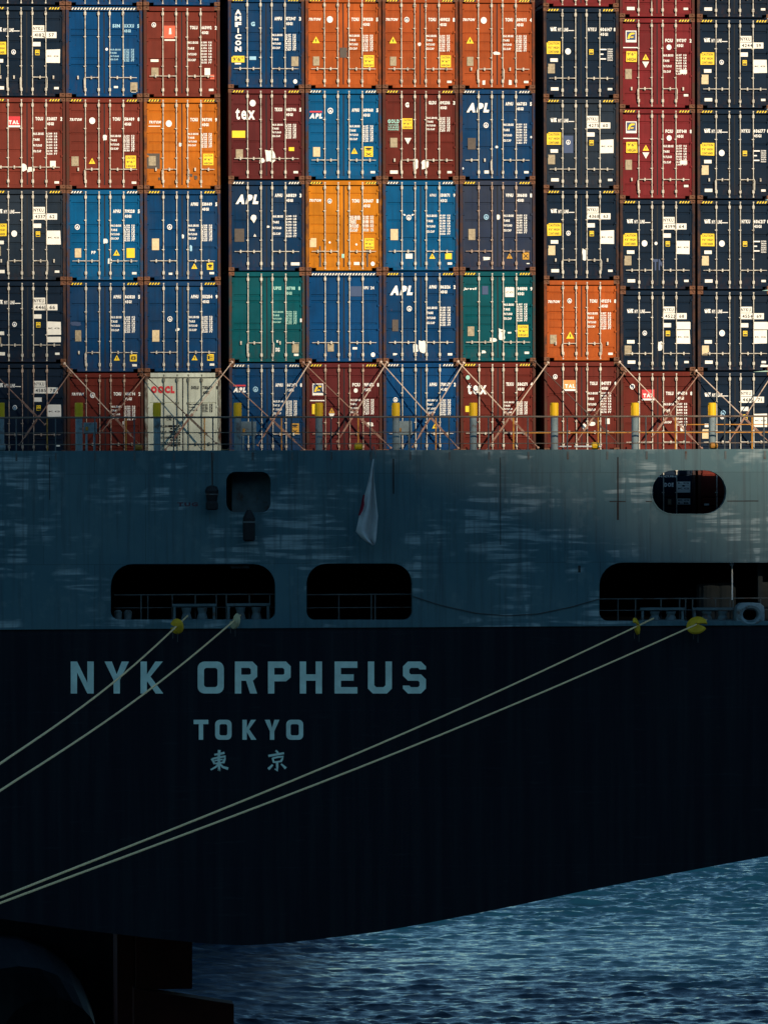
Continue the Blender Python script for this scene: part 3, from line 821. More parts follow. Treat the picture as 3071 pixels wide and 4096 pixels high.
def blank(m): pass
STACKS = [
 # column, v of the second/third gap, [(height, colour, door, label, markings, options)], index of the container above that gap
 (0, 756, [
  (HC, 'navy', 'five', 'navy container cut by the top edge, over the leftmost stack', r0, {}),
  (HC, 'navy', 'five', 'navy container with white letter panels, highest whole one in the leftmost stack', c1r1, {'handles': (1, 1, 0, 1)}),
  (HC, 'brick', 'four', 'red container with torn paper at its foot, cut by the left picture edge', c1r2, {'hz': 0.06}),
  (HC, 'slate', 'five', 'greyish navy container directly under the torn-paper red one at the left edge', c1r3, {'handles': (1, 0, 0, 1), 'rod': 'rod'}),
  (STD, 'navy', 'five', 'low navy container with white panels, second from bottom in the leftmost stack', c1r4, {'stripe': None}),
  (HC, 'navy', 'five', 'navy container behind the railing at the bottom of the leftmost stack', c1r5, {'stripe': None, 'rod': 'rod_rusty'})], 2),
 (1, 757, [
  (HC, 'royal', 'band', 'blue container cut by the top edge, over a plain blue one', r0, {}),
  (HC, 'royal', 'band', 'plain blue container with full-width hazard stripe and pale blue writing', c2r1, {'stripe': 'W', 'handles': (1, 0, 0, 0)}),
  (HC, 'brick', 'five', 'brick red container with white disc and yellow triangle, left of the orange one', c2r2, {'handles': (1, 0, 0, 0)}),
  (HC, 'sky', 'five', 'bright blue container with yellow square under the brick red one at left', c2r3, {'stripe': 'w'}),
  (HC, 'blue', 'three', 'blue container with tan plate resting on the bottom red-brown one', c2r4, {'handles': (1, 0, 0, 0)}),
  (HC, 'oxide', 'five', 'red-brown bottom-row container left of the white one', c2r5, {'stripe': None, 'rod': 'rod_rusty'})], 2),
 (2, 757, [
  (HC, 'royal', 'band', 'blue container cut by the top edge, over a red one with vermilion label', r0, {}),
  (HC, 'brick', 'four', 'brick red container with vermilion square label above an orange one', c3r1, {'stripe': None, 'hz': 0.05}),
  (HC, 'orange', 'five', 'orange container with rust holes at its foot, right of the brick red one', c3r2, {'handles': (1, 0, 1, 0)}),
  (HC, 'blue', 'three', 'blue container with torn label right under the rust-holed orange one', c3r3, {}),
  (HC, 'blue', 'three', 'blue container resting on the white bottom-row container', c3r4, {}),
  (HC, 'cream', 'two', 'white container with red letters in the bottom row', c3r5, {'stripe': None, 'rod': 'rod_grey', 'frame': 'cream'})], 2),
 (3, 720, [
  (HC, 'maroon', 'five', 'container above the frame whose underside shows over the vertically lettered blue one', blank, {'stripe': None}),
  (HC, 'blue', 'five', 'blue container with tall vertical white lettering on its left door', c4r1, {}),
  (HC, 'maroon', 'four', 'maroon container with white serif lettering and torn paper, high in its stack', c4r2, {'hz': 0.05}),
  (HC, 'deep', 'three', 'dark blue container with big white letters, between maroon and teal ones', c4r3, {'stripe': 'w'}),
  (HC, 'teal', 'band', 'teal container with pale green writing and no left logo', c4r4, {'stripe': None, 'handles': (1, 0, 1, 0)}),
  (HC, 'blue', 'five', 'bottom-row blue container with small red-topped logo, right of the white one', c4r5, {'stripe': 'w'})], 2),
 (4, 720, [
  (HC, 'tangerine', 'five', 'bright orange container with dark patch on its door gap', c5r1, {}),
  (HC, 'sky', 'five', 'blue container with small red-topped logo between two orange ones', c5r2, {'stripe': 'w'}),
  (HC, 'amber', 'five', 'amber orange container with two rust streaks, below a blue one', c5r3, {}),
  (HC, 'royal', 'band', 'almost unmarked royal blue container with full-width stripe below the amber one', c5r4, {'stripe': 'W'}),
  (HC, 'maroon', 'five', 'bottom-row maroon container with square emblem', c5r5, {'rod': 'rod_rusty'})], 1),
 (5, 720, [
  (HC, 'rust_orange', 'five', 'middle one of three orange containers side by side in the top row', c6r1, {}),
  (HC, 'oxide', 'five', 'red-brown container with green lettering, yellow label and two torn papers', c6r2, {'handles': (1, 0, 0, 0)}),
  (HC, 'sky', 'three', 'bright blue container with pale door panel, right of the amber one', c6r3, {'stripe': 'w'}),
  (HC, 'blue', 'three', 'blue container with big white letters and torn papers at its foot', c6r4, {}),
  (HC, 'royal', 'five', 'bottom-row blue container without logo, right of the maroon emblem one', c6r5, {'stripe': 'w'})], 1),
 (6, 720, [
  (HC, 'rust_orange', 'five', 'orange container with white papers at its foot, rightmost of the three orange ones', c7r1, {'handles': (1, 0, 1, 0)}),
  (HC, 'blue', 'three', 'blue container with big white letters right under an orange one', c7r2, {'handles': (0, 1, 0, 0), 'stripe': 'w'}),
  (HC, 'faded', 'three', 'faded slate blue container with rusty rods', c7r3, {'rod': 'rod_rusty'}),
  (HC, 'teal', 'five', 'teal container with white script name and yellow sticker', c7r4, {}),
  (HC, 'oxide', 'five', 'bottom-row maroon container with white serif lettering', c7r5, {})], 1),
 (7, 756, [
  (HC, 'crimson', 'five', 'red container cut by the top edge above the navy stack, white tape at its foot', r0, {'stripe': None}),
  (HC, 'navy', 'five', 'navy container with painted white numbers below a cut red one', c8r1, {}),
  (HC, 'slate', 'five', 'grey navy container with a repainted teal patch and white panels', c8r2, {}),
  (HC, 'navy', 'five', 'navy container with torn paper, standing on the orange-red one', c8r3, {'handles': (1, 0, 0, 1)}),
  (STD, 'tangerine', 'five', 'orange-red container with yellow triangle, low in the stack between teal and navy', c8r4, {'stripe': None, 'handles': (1, 0, 0, 1)}),
  (HC, 'oxide', 'four', 'bottom-row red container with orange label', c8r5, {'stripe': None})], 2),
 (8, 797, [
  (HC, 'crimson', 'five', 'crimson container cut by the top edge, over the one with the square emblem', r0, {'stripe': None}),
  (HC, 'crimson', 'five', 'upper of the two crimson containers with square emblem', c9, {'handles': (1, 0, 0, 1)}),
  (HC, 'crimson', 'five', 'lower of the two crimson containers with square emblem', c9r2, {'handles': (1, 0, 0, 0)}),
  (HC, 'navy', 'five', 'navy container with white panels right under the lower crimson one', c9r3, {}),
  (STD, 'navy', 'five', 'low navy container with white panels on the bottom red one with red label', c9r4, {'stripe': None}),
  (HC, 'oxide', 'four', 'bottom-row red container with red label', c9r5, {'stripe': None}),
  (HC, 'navy', 'five', 'dark container seen through the oval opening, on its left', c9r6, {'stripe': None})], 2),
 (9, 798, [
  (HC, 'navy', 'five', 'navy container cut by the top edge at the right', r0, {}),
  (HC, 'navy', 'five', 'navy container with white panels, highest whole one in the rightmost stack', c10r1, {}),
  (HC, 'navy', 'five', 'navy container with painted numbers, right of the lower crimson one', c10r2, {'handles': (1, 0, 0, 1)}),
  (HC, 'navy', 'five', 'navy container with painted numbers at the right edge, beneath another such', c10r3, {}),
  (STD, 'navy', 'five', 'low navy container with white panels, second from bottom at the right edge', c10r4, {'stripe': None}),
  (HC, 'navy', 'five', 'bottom-row navy container at the right picture edge', c10r5, {'stripe': None}),
  (HC, 'oxide', 'five', 'red container seen through the oval opening, on its right', c10r6, {'stripe': None})], 2),
]
BASE = {}
for ci, vg, items, na in STACKS:
    zs = levels(ci, vg, [it[0] for it in items], na)
    for it, z in zip(items, zs):
        o = dict(it[5]); o.setdefault('stripe', 'y')
        container(ci, z, it[0], it[1], it[2], it[3], it[4], **o)
    BASE[ci] = zs[5 if len(items) > 5 else 4]

# ================================================================== SHIP
def hull_paint():
    m, n, l, p = new_mat('grey_hull_paint')
    v = coords(n, l, rnd=False)
    a = noise(n, l, v, 0.35, 4)
    col = mix(n, l, ramp(n, l, a, 0.35, 0.65), (0.046, 0.118, 0.140), (0.076, 0.146, 0.160))
    # plate to plate differences
    tc = n.new('ShaderNodeTexCoord')
    br = n.new('ShaderNodeTexBrick')
    mp = n.new('ShaderNodeMapping'); mp.inputs['Rotation'].default_value = (R(90), 0, 0)
    l.new(tc.outputs['Object'], mp.inputs['Vector']); l.new(mp.outputs[0], br.inputs['Vector'])
    br.inputs['Scale'].default_value = 1.0
    br.inputs['Brick Width'].default_value = 3.1; br.inputs['Row Height'].default_value = 2.75
    br.inputs['Mortar Size'].default_value = 0.012; br.inputs['Mortar Smooth'].default_value = 0.4
    br.inputs['Color1'].default_value = (0.42, 0.42, 0.42, 1); br.inputs['Color2'].default_value = (0.58, 0.58, 0.58, 1); br.inputs['Mortar'].default_value = (0.16, 0.16, 0.16, 1)
    col = mix(n, l, 0.45, col, br.outputs['Color'], 'OVERLAY')
    # horizontal rub marks left by fenders: thin bars, in ragged blocks between the frames
    s1 = noise(n, l, coords(n, l, (0.50, 1, 6.5), False), 1.0, 4, 0.5)
    s2 = noise(n, l, coords(n, l, (0.42, 1, 0.62), False), 0.8, 4, 0.6)
    s3 = noise(n, l, coords(n, l, (1.6, 1, 0.22), False), 1.0, 2)
    s4 = noise(n, l, coords(n, l, (0.6, 1, 22.0), False), 1.0, 3, 0.6)
    sc = math_n(n, l, 'MULTIPLY', ramp(n, l, s1, 0.47, 0.56), ramp(n, l, s2, 0.505, 0.565))
    sc = math_n(n, l, 'MULTIPLY', sc, ramp(n, l, s3, 0.42, 0.46, 0.2, 1.0))
    sc = math_n(n, l, 'MULTIPLY', sc, ramp(n, l, s4, 0.34, 0.60, 0.35, 1.0))
    col = mix(n, l, math_n(n, l, 'MULTIPLY', sc, 0.95), col, (0.31, 0.39, 0.39))
    # chalky repainted blocks
    s5 = noise(n, l, coords(n, l, (1.1, 1, 0.9), False), 0.75, 5, 0.7)
    col = mix(n, l, ramp(n, l, s5, 0.55, 0.62, 0.0, 0.28), col, (0.16, 0.22, 0.22))
    # vertical run-off and rust
    r1 = noise(n, l, coords(n, l, (6.5, 1, 0.28), False), 1.0, 4, 0.6)
    col = mix(n, l, ramp(n, l, r1, 0.48, 0.74, 0.0, 0.65), col, (0.036, 0.058, 0.068))
    r2 = noise(n, l, coords(n, l, (9.0, 1, 0.6), False), 0.8, 5, 0.7)
    col = mix(n, l, ramp(n, l, r2, 0.66, 0.76, 0.0, 0.55), col, (0.10, 0.050, 0.028))
    l.new(col, p.inputs['Base Color'])
    p.inputs['Roughness'].default_value = 0.5
    p.inputs['Specular IOR Level'].default_value = 0.3
    bump(n, l, p, noise(n, l, coords(n, l, (0.5, 1, 0.6), False), 1.0, 2), 0.35, 0.05)
    return m

def navy_hull():
    m, n, l, p = new_mat('dark_hull_paint')
    r1 = noise(n, l, coords(n, l, (3.2, 1, 0.12), False), 1.0, 4, 0.6)
    col = mix(n, l, ramp(n, l, r1, 0.42, 0.75), (0.0040, 0.0055, 0.0105), (0.0105, 0.0150, 0.0190))
    tc = n.new('ShaderNodeTexCoord'); br = n.new('ShaderNodeTexBrick'); mp = n.new('ShaderNodeMapping'); mp.inputs['Rotation'].default_value = (R(90), 0, 0)
    l.new(tc.outputs['Object'], mp.inputs['Vector']); l.new(mp.outputs[0], br.inputs['Vector'])
    br.inputs['Scale'].default_value = 1.0; br.inputs['Brick Width'].default_value = 5.2; br.inputs['Row Height'].default_value = 2.4; br.inputs['Mortar Size'].default_value = 0.016
    for k, q in (('Color1', 0.46), ('Color2', 0.56), ('Mortar', 0.78)): br.inputs[k].default_value = (q, q, q, 1)
    col = mix(n, l, 0.6, col, br.outputs['Color'], 'OVERLAY')
    r3 = noise(n, l, coords(n, l, (0.8, 1, 7.0), False), 0.9, 5, 0.6)
    col = mix(n, l, ramp(n, l, r3, 0.60, 0.74, 0.0, 0.5), col, (0.022, 0.028, 0.032))
    l.new(col, p.inputs['Base Color'])
    p.inputs['Roughness'].default_value = 0.6
    p.inputs['Specular IOR Level'].default_value = 0.15
    bump(n, l, p, noise(n, l, coords(n, l, (0.9, 1, 0.35), False), 1.0, 2), 0.3, 0.05)
    return m

S = dict(
    grey=hull_paint(), dark=navy_hull(),
    room=flat('mooring_deck_shade', (0.016, 0.019, 0.024), 0.8, 0.3, scale=1.0),  # near-black: the shade inside the openings is put into the colour
    deckgear=flat('deck_gear_paint', (0.095, 0.140, 0.150), 0.6, 0.3, rust=0.15, scale=3),
    rail=flat('rail_paint', (0.20, 0.15, 0.11), 0.6, 0.3, rust=0.45, scale=3),
    railpost=flat('rail_post_paint', (0.10, 0.115, 0.115), 0.6, 0.3, rust=0.3, scale=3),
    post=flat('vent_post_paint', (0.20, 0.26, 0.27), 0.6, 0.25, rust=0.05, scale=3),
    cap=flat('yellow_cap_paint', (0.86, 0.50, 0.008), 0.5, 0.12, scale=3),
    ochre=flat('ochre_paint', (0.50, 0.22, 0.03), 0.6, 0.35, rust=0.2, scale=5),
    name=flat('name_paint', (0.68, 0.84, 0.70), 0.6, 0.16, scale=2.5),
    antifoul=flat('antifouling_paint', (0.055, 0.012, 0.009), 0.9, 0.35, scale=0.8),
    drum=flat('dull_grey_paint', (0.030, 0.040, 0.044), 0.8, 0.3, scale=2),
    disc=flat('dull_yellow_plastic', (0.60, 0.35, 0.012), 0.7, 0.25, scale=5),
    rubber=flat('black_rubber', (0.010, 0.010, 0.011), 0.7, 0.3),
    wire=flat('steel_wire', (0.06, 0.055, 0.05), 0.6, 0.2),
    seam=flat('seam_rust', (0.030, 0.022, 0.020), 0.8, 0.4),
)
ship = empty('container_ship', (0, 0, 0), 'grey and navy stern of a large container ship named NYK ORPHEUS'.replace('NYK ORPHEUS', 'in white letters') , 'ship')

def P2(u, v, Y=0.0):
    p = at(u, v, Y); return (p.x, p.z)

def plate(name, outer, holes, y0, thick, mat, parent):
    """flat plate in the x-z plane with holes cut through"""
    cu = bpy.data.curves.new(name, 'CURVE'); cu.dimensions = '2D'; cu.fill_mode = 'BOTH'; cu.extrude = thick / 2
    for pts in [outer] + holes:
        sp = cu.splines.new('POLY'); sp.points.add(len(pts) - 1); sp.use_cyclic_u = True
        for q, (x, z) in zip(sp.points, pts): q.co = (x, z, 0, 1)
    o = bpy.data.objects.new(name, cu); COL.objects.link(o)
    me = bpy.data.meshes.new_from_object(o.evaluated_get(bpy.context.evaluated_depsgraph_get()))
    bpy.data.objects.remove(o); bpy.data.curves.remove(cu)
    for v in me.vertices:
        x, z, d = v.co; v.co = (x, y0 + thick / 2 - d, z)
    me.materials.clear(); me.materials.append(mat)
    me.update()
    return put(name, me, parent)

def rrect(u0, v0, u1, v1, rt, rb=None, Y=0.0, n=7):
    rb = rt if rb is None else rb
    pts = []
    for (cu, cv, r, a0) in ((u1 - rt, v0 + rt, rt, -90), (u1 - rb, v1 - rb, rb, 0), (u0 + rb, v1 - rb, rb, 90), (u0 + rt, v0 + rt, rt, 180)):
        for i in range(n):
            a = R(a0 + 90 * i / (n - 1))
            pts.append(P2(cu + r * math.cos(a), cv + r * math.sin(a), Y))
    return pts

HB = 22.8
Z_TOP = at(1500, 1800, 0).z
Z_MID = at(1500, 2505, 0).z
OPEN = [rrect(444, 2256, 1102, 2479, 88, 34), rrect(1226, 2254, 1648, 2479, 80, 34), rrect(2395, 2250, 3330, 2484, 92, 36)]
WIN = [rrect(905, 1887, 1083, 2050, 38, 38), rrect(2605, 1881, 2902, 2055, 86, 86)]
plate('upper_transom', [(-HB, Z_MID), (HB, Z_MID), (HB, Z_TOP), (-HB, Z_TOP)], OPEN + WIN, -0.035, 0.28, S['grey'], ship)
# thin raised rims round the two upper windows
for w, cols in ((WIN[0], (905, 1887, 1083, 2050, 38)), (WIN[1], (2605, 1881, 2902, 2055, 86))):
    u0, v0, u1, v1, r = cols
    plate('window_rim', rrect(u0 - 5, v0 - 5, u1 + 5, v1 + 5, r + 5), [rrect(u0, v0, u1, v1, r)], -0.055, 0.018, S['grey'], ship)

# lower hull: the transom's lower edge is a curve; the hull runs forward from it
edge = [(-22.8, 10.6)] + [P2(u, v) for u, v in ((-900, 3545), (-450, 3618), (0, 3675), (300, 3717), (600, 3752), (850, 3777), (994, 3782), (1160, 3770), (1330, 3750), (1500, 3729), (1700, 3694), (1900, 3655), (2100, 3614), (2300, 3571), (2500, 3531), (2700, 3493), (2900, 3455), (3071, 3424), (3300, 3380))] + [(22.8, 11.0)]
mb = MB()
L = 15.0
nE = len(edge)
vs = []
for (x, z) in edge: vs += [(x, 0, z), (x, L, z - 0.045 * L - (0.4 if abs(x) < 20 else 0))]
top = []
for (x, z) in edge: top += [(x, 0, Z_MID + 0.02), (x, L, Z_MID + 0.02)]
o2 = len(vs)
fs = []
for i in range(nE - 1):
    a, b, c, d = 2 * i, 2 * i + 1, 2 * i + 2, 2 * i + 3
    fs += [(a, b, d, c), (o2 + a, o2 + c, o2 + d, o2 + b), (a, c, o2 + c, o2 + a), (b, o2 + b, o2 + d, d)]
fs += [(0, o2, o2 + 1, 1), (2 * nE - 2, 2 * nE - 1, o2 + 2 * nE - 1, o2 + 2 * nE - 2)]
mb.add(vs + top, fs)
mb.build('hull', S['dark'], ship)
# knuckle bar where grey meets navy
mb = MB(); mb.box(-HB, -0.06, Z_MID - 0.035, HB, 0.0, Z_MID + 0.01); mb.build('rubbing_strake', S['grey'], ship)
# side shell, mooring deck, upper deck
mb = MB()
for s in (-1, 1):
    a, b = sorted((s * HB, s * (HB - 0.2)))
    mb.box(a, 0.26, Z_MID + 0.03, b, 15.0, Z_TOP)
mb.build('side_shell', S['grey'], ship)
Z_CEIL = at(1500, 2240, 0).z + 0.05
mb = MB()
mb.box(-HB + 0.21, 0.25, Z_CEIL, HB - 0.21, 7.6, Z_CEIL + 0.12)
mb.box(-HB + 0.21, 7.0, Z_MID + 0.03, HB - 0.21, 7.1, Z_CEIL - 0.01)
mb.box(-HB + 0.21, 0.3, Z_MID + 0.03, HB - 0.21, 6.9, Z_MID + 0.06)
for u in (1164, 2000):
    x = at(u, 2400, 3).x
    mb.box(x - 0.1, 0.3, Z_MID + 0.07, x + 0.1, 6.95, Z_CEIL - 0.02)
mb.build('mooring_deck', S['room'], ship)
mb = MB()
mb.box(-HB + 0.21, 0.25, Z_TOP - 0.62, HB - 0.21, 4.6, Z_TOP - 0.50)
mb.box(6.0, 4.6, Z_TOP - 0.62, HB - 0.21, 7.0, Z_TOP - 0.50)  # unseen roof strip added to keep sun off the containers behind the oval
mb.build('walkway_sun_shield', S['deckgear'], ship)
# locker panel behind the square window, in the walkway level
mb = MB()
a = at(928, 1880, 0.9); b = at(1100, 2120, 0.9)
mb.box(a.x, 0.9, Z_CEIL + 0.13, b.x + 0.6, 1.0, Z_TOP - 0.63)
mb.build('locker_panel', S['deckgear'], ship)
mb = MB(); mb.box(a.x - 3.0, 1.2, Z_CEIL + 0.13, a.x + 0.3, 1.3, Z_TOP - 0.63); mb.build('dark_gap_filler', S['room'], ship)  # near-black sheet added to cover the sunlit gap beside the locker
# hatch covers the stacks rest on, and the hold behind them
mb = MB()
for ca, cb in ((0, 2), (3, 6), (7, 7)):
    xa = at(LEFTS[ca] - 4, 1000, YC).x; xb = at(LEFTS[cb] + 303, 1000, YC).x
    zt = min(BASE[c] for c in range(ca, cb + 1)) - 0.03
    mb.box(xa, YC, zt - 0.9, xb, YC + 12.2, zt)
    for c in range(ca, cb + 1):      # pads that carry each stack at its own height
        x = at(LEFTS[c] + 149.5, 1000, YC).x
        if BASE[c] - zt > 0.035: mb.box(x - 1.2, YC + 0.02, zt + 0.002, x + 1.2, YC + 12.1, BASE[c] - 0.004)
mb.build('hatch_cover', S['deckgear'], ship)
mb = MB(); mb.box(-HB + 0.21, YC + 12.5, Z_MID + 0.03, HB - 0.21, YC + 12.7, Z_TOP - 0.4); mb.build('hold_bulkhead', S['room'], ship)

# name and port ------------------------------------------------------------
def stroke_letter(ch, u0, v0, u1, v1, w):
    """block letter as outlines with holes; w = stroke width, all in photo pixels"""
    Wd, Hh = u1 - u0, v1 - v0
    c = w * 0.62
    def q(pts): return [P2(u0 + a, v0 + b) for a, b in pts]
    def ring(x0, y0, x1, y1, c):
        out = []
        for cx_, cy_, a0 in ((x1 - c, y0 + c, -90), (x1 - c, y1 - c, 0), (x0 + c, y1 - c, 90), (x0 + c, y0 + c, 180)):
            out += [(cx_ + c * math.cos(R(a0 + 22.5 * k)), cy_ + c * math.sin(R(a0 + 22.5 * k))) for k in range(5)]
        return out
    m = Wd / 2
    if ch == 'N': return q([(0, 0), (w * 1.0, 0), (Wd - w, Hh * .66), (Wd - w, 0), (Wd, 0), (Wd, Hh), (Wd - w * 1.0, Hh), (w, Hh * .34), (w, Hh), (0, Hh)]), []
    if ch == 'Y': return q([(0, 0), (w * 1.15, 0), (m, Hh * .40), (Wd - w * 1.15, 0), (Wd, 0), (m + w / 2, Hh * .58), (m + w / 2, Hh), (m - w / 2, Hh), (m - w / 2, Hh * .58)]), []
    if ch == 'K': return q([(0, 0), (w, 0), (w, Hh * .40), (Wd - w * 1.25, 0), (Wd - 2, 0), (w * 1.55, Hh * .47), (Wd, Hh), (Wd - w * 1.2, Hh), (w * 1.05, Hh * .62), (w, Hh * .66), (w, Hh), (0, Hh)]), []
    if ch == 'O': return q(ring(0, 0, Wd, Hh, c * 1.7)), [q(ring(w, w, Wd - w, Hh - w, c * .7))]
    if ch == 'T': return q([(0, 0), (Wd, 0), (Wd, w), (m + w / 2, w), (m + w / 2, Hh), (m - w / 2, Hh), (m - w / 2, w), (0, w)]), []
    if ch == 'H': return q([(0, 0), (w, 0), (w, Hh / 2 - w / 2), (Wd - w, Hh / 2 - w / 2), (Wd - w, 0), (Wd, 0), (Wd, Hh), (Wd - w, Hh), (Wd - w, Hh / 2 + w / 2), (w, Hh / 2 + w / 2), (w, Hh), (0, Hh)]), []
    if ch == 'E': return q([(0, 0), (Wd, 0), (Wd, w), (w, w), (w, Hh / 2 - w / 2), (Wd * .84, Hh / 2 - w / 2), (Wd * .84, Hh / 2 + w / 2), (w, Hh / 2 + w / 2), (w, Hh - w), (Wd, Hh - w), (Wd, Hh), (0, Hh)]), []
    if ch == 'U': return q([(0, 0), (w, 0), (w, Hh - w - c * .5), (w + c * .5, Hh - w), (Wd - w - c * .5, Hh - w), (Wd - w, Hh - w - c * .5), (Wd - w, 0), (Wd, 0), (Wd, Hh - c * 1.25), (Wd - c * 1.25, Hh), (c * 1.25, Hh), (0, Hh - c * 1.25)]), []
    if ch in 'PR':
        h2 = Hh * .56
        if ch == 'P': out = [(0, 0), (Wd - c * 1.2, 0), (Wd, c * 1.2), (Wd, h2 + w * .3 - c), (Wd - c * 1.2, h2 + w * .3), (w, h2 + w * .3), (w, Hh), (0, Hh)]
        else: out = [(0, 0), (Wd - c * 1.2, 0), (Wd, c * 1.2), (Wd, h2 + w * .2 - c), (Wd - c * 1.1, h2 + w * .2), (Wd * 1.0, Hh), (Wd - w * 1.12, Hh), (Wd * .50, h2 + w * .2), (w, h2 + w * .2), (w, Hh), (0, Hh)]
        return q(out), [q([(w, w), (Wd - w - c * .4, w), (Wd - w, w + c * .4), (Wd - w, h2 - w * .8 - c * .1), (Wd - w - c * .4, h2 - w * .75), (w, h2 - w * .75)])]
    if ch == 'S':
        m1 = Hh / 2 - w / 2; m2 = Hh / 2 + w / 2
        return q([(c * 1.25, 0), (Wd - c * 1.25, 0), (Wd, c * 1.25), (Wd, w * 1.25), (Wd - w, w * 1.25), (Wd - w - c * .4, w), (w + c * .4, w), (w, w + c * .4), (w, m1 - c * .4), (w + c * .4, m1), (Wd - c * 1.25, m1), (Wd, m1 + c * 1.25), (Wd, Hh - c * 1.25), (Wd - c * 1.25, Hh), (c * 1.25, Hh), (0, Hh - c * 1.25), (0, Hh - w * 1.25), (w, Hh - w * 1.25), (w + c * .4, Hh - w), (Wd - w - c * .4, Hh - w), (Wd - w, Hh - w - c * .4), (Wd - w, m2 + c * .4), (Wd - w - c * .4, m2), (c * 1.25, m2), (0, m2 - c * 1.25), (0, c * 1.25)]), []
for ch, u0, u1 in (('N', 284, 376), ('Y', 419, 517), ('K', 563, 654), ('O', 791, 896), ('R', 940, 1029), ('P', 1072, 1163), ('H', 1199, 1288), ('E', 1338, 1429), ('U', 1471, 1567), ('S', 1611, 1703)):
    out, holes = stroke_letter(ch, u0, 2646, u1, 2774, 25.5)
    plate('name_letter', out, holes, -0.012, 0.010, S['name'], ship)
for ch, u0, u1 in (('T', 775, 834), ('O', 861, 927), ('K', 970, 1026), ('Y', 1059, 1118), ('O', 1145, 1213)):
    out, holes = stroke_letter(ch, u0, 2879, u1, 2959, 17.5)
    plate('port_letter', out, holes, -0.012, 0.010, S['name'], ship)
def brush(name, u0, v0, w, h, strokes):
    """brush written character: each stroke a tapering ribbon, later strokes a hair prouder"""
    mb = MB()
    for k, (pts, r0, r1) in enumerate(strokes):
        P = [Vector((u0 + a * w, v0 + b * h)) for a, b in pts]
        lf, rt = [], []
        for i, p in enumerate(P):
            d = (P[min(i + 1, len(P) - 1)] - P[max(i - 1, 0)]).normalized(); nrm = Vector((-d.y, d.x))
            r = r0 + (r1 - r0) * i / (len(P) - 1)
            lf.append(p + nrm * r); rt.append(p - nrm * r)
        pl = [P2(*q) for q in lf + rt[::-1]]
        n = len(P); yf = -0.004 - 0.0022 * k
        vs = [(x, yf, z) for x, z in pl] + [(x, 0.0, z) for x, z in pl]
        N = len(pl); f = []
        for i in range(n - 1): f.append((i, i + 1, N - 2 - i, N - 1 - i))
        for i in range(N): f.append((i, (i + 1) % N, (i + 1) % N + N, i + N))
        mb.add(vs, f)
    mb.build(name, S['name'], ship)
brush('port_character', 842, 3000, 71, 85, [
    ([(.22, .22), (.50, .19), (.80, .13)], 3.5, 4.5), ([(.08, .40), (.16, .52), (.24, .66)], 5, 4),
    ([(.10, .42), (.50, .34), (.84, .30), (.80, .44), (.72, .62)], 3.6, 5), ([(.24, .50), (.46, .47), (.70, .44)], 3, 3),
    ([(.26, .64), (.46, .61), (.72, .58)], 3.2, 3.2), ([(.50, .00), (.48, .35), (.49, .72), (.50, 1.0), (.44, .93)], 5.5, 4.5),
    ([(.46, .66), (.30, .80), (.02, .93)], 4.6, 3.0), ([(.52, .64), (.70, .80), (1.0, .88)], 3.2, 5.5)])
brush('port_character', 1072, 3002, 73, 81, [
    ([(.42, .00), (.50, .06), (.55, .13)], 3.6, 4.6), ([(.02, .27), (.45, .20), (.88, .13)], 4.6, 4.2),
    ([(.26, .36), (.28, .46), (.32, .60)], 4.0, 3.6), ([(.26, .38), (.55, .32), (.84, .30), (.78, .42), (.70, .56)], 3.4, 4.4),
    ([(.32, .58), (.50, .56), (.72, .53)], 3.2, 3.2), ([(.50, .58), (.51, .80), (.50, 1.0), (.38, .90)], 5.2, 3.2),
    ([(.26, .70), (.16, .80), (.02, .92)], 3.4, 5.4), ([(.72, .66), (.86, .78), (.98, .88)], 3.2, 5.6)])
# small red draught of letters on the upper hull and seams
mb = MB(); (xa, zb), (xb, za) = P2(710, 2026), P2(792, 2009)
text(mb, 'TUG', xa, zb, xb, za, -0.038, 0, 0.05); mb.build('small_lettering', flat('faded_red', (0.10, 0.035, 0.05), 0.7), ship)
for u, v0, v1, w in ((1573, 1835, 1975, 5), (2469, 1828, 2010, 5), (2469, 2010, 2080, 8), (2315, 2262, 2290, 10), (850, 1810, 1940, 4), (200, 1830, 2000, 2), (2000, 1830, 2180, 2)):
    (xa, zb), (xb, za) = P2(u - w / 2, v1), P2(u + w / 2, v0)
    mb = MB(); mb.box(xa, -0.041, zb, xb, -0.036, za); mb.build('weld_seam', S['seam'], ship)
for u0, u1, v in ((2435, 2500, 2006), (2580, 2605, 2006), (2905, 3030, 2004)):
    (xa, zb), (xb, za) = P2(u0, v + 2), P2(u1, v - 2)
    mb = MB(); mb.box(xa, -0.041, zb, xb, -0.0365, za); mb.build('weld_seam', S['seam'], ship)
# drooping cable on the upper hull between the openings
mb = MB()
mb.tube([(*P2(u, v), 0)[0:1] + (-0.07,) + (P2(u, v)[1],) for u, v in ((1650, 2385), (1760, 2420), (1900, 2452), (2020, 2462), (2150, 2455), (2280, 2428), (2395, 2395))], 0.013, 6)
mb.build('drooping_cable', S['wire'], ship)

# railing on top of the transom ---------------------------------------------
YR = 0.12
zr = lambda v: at(1500, v, YR).z
mb = MB()
mb.tube([(-HB, YR, zr(1668)), (HB, YR, zr(1668))], 0.029, 8)
mb.build('top_rail', S['rail'], ship)
for v in (1729, 1775):
    mb = MB(); mb.tube([(-HB, YR, zr(v)), (HB, YR, zr(v))], 0.015, 6); mb.build('middle_rail', S['rail'], ship)
u = 3053.0
while u > -40:
    x = at(u, 1700, YR).x
    mb = MB(); mb.tube([(x, YR - 0.01, zr(1835)), (x, YR, zr(1668))], 0.023, 6); mb.box(x - 0.03, -0.05, zr(1840), x + 0.03, -0.036, zr(1808))
    mb.build('rail_post', S['railpost'], ship); u -= 157.2
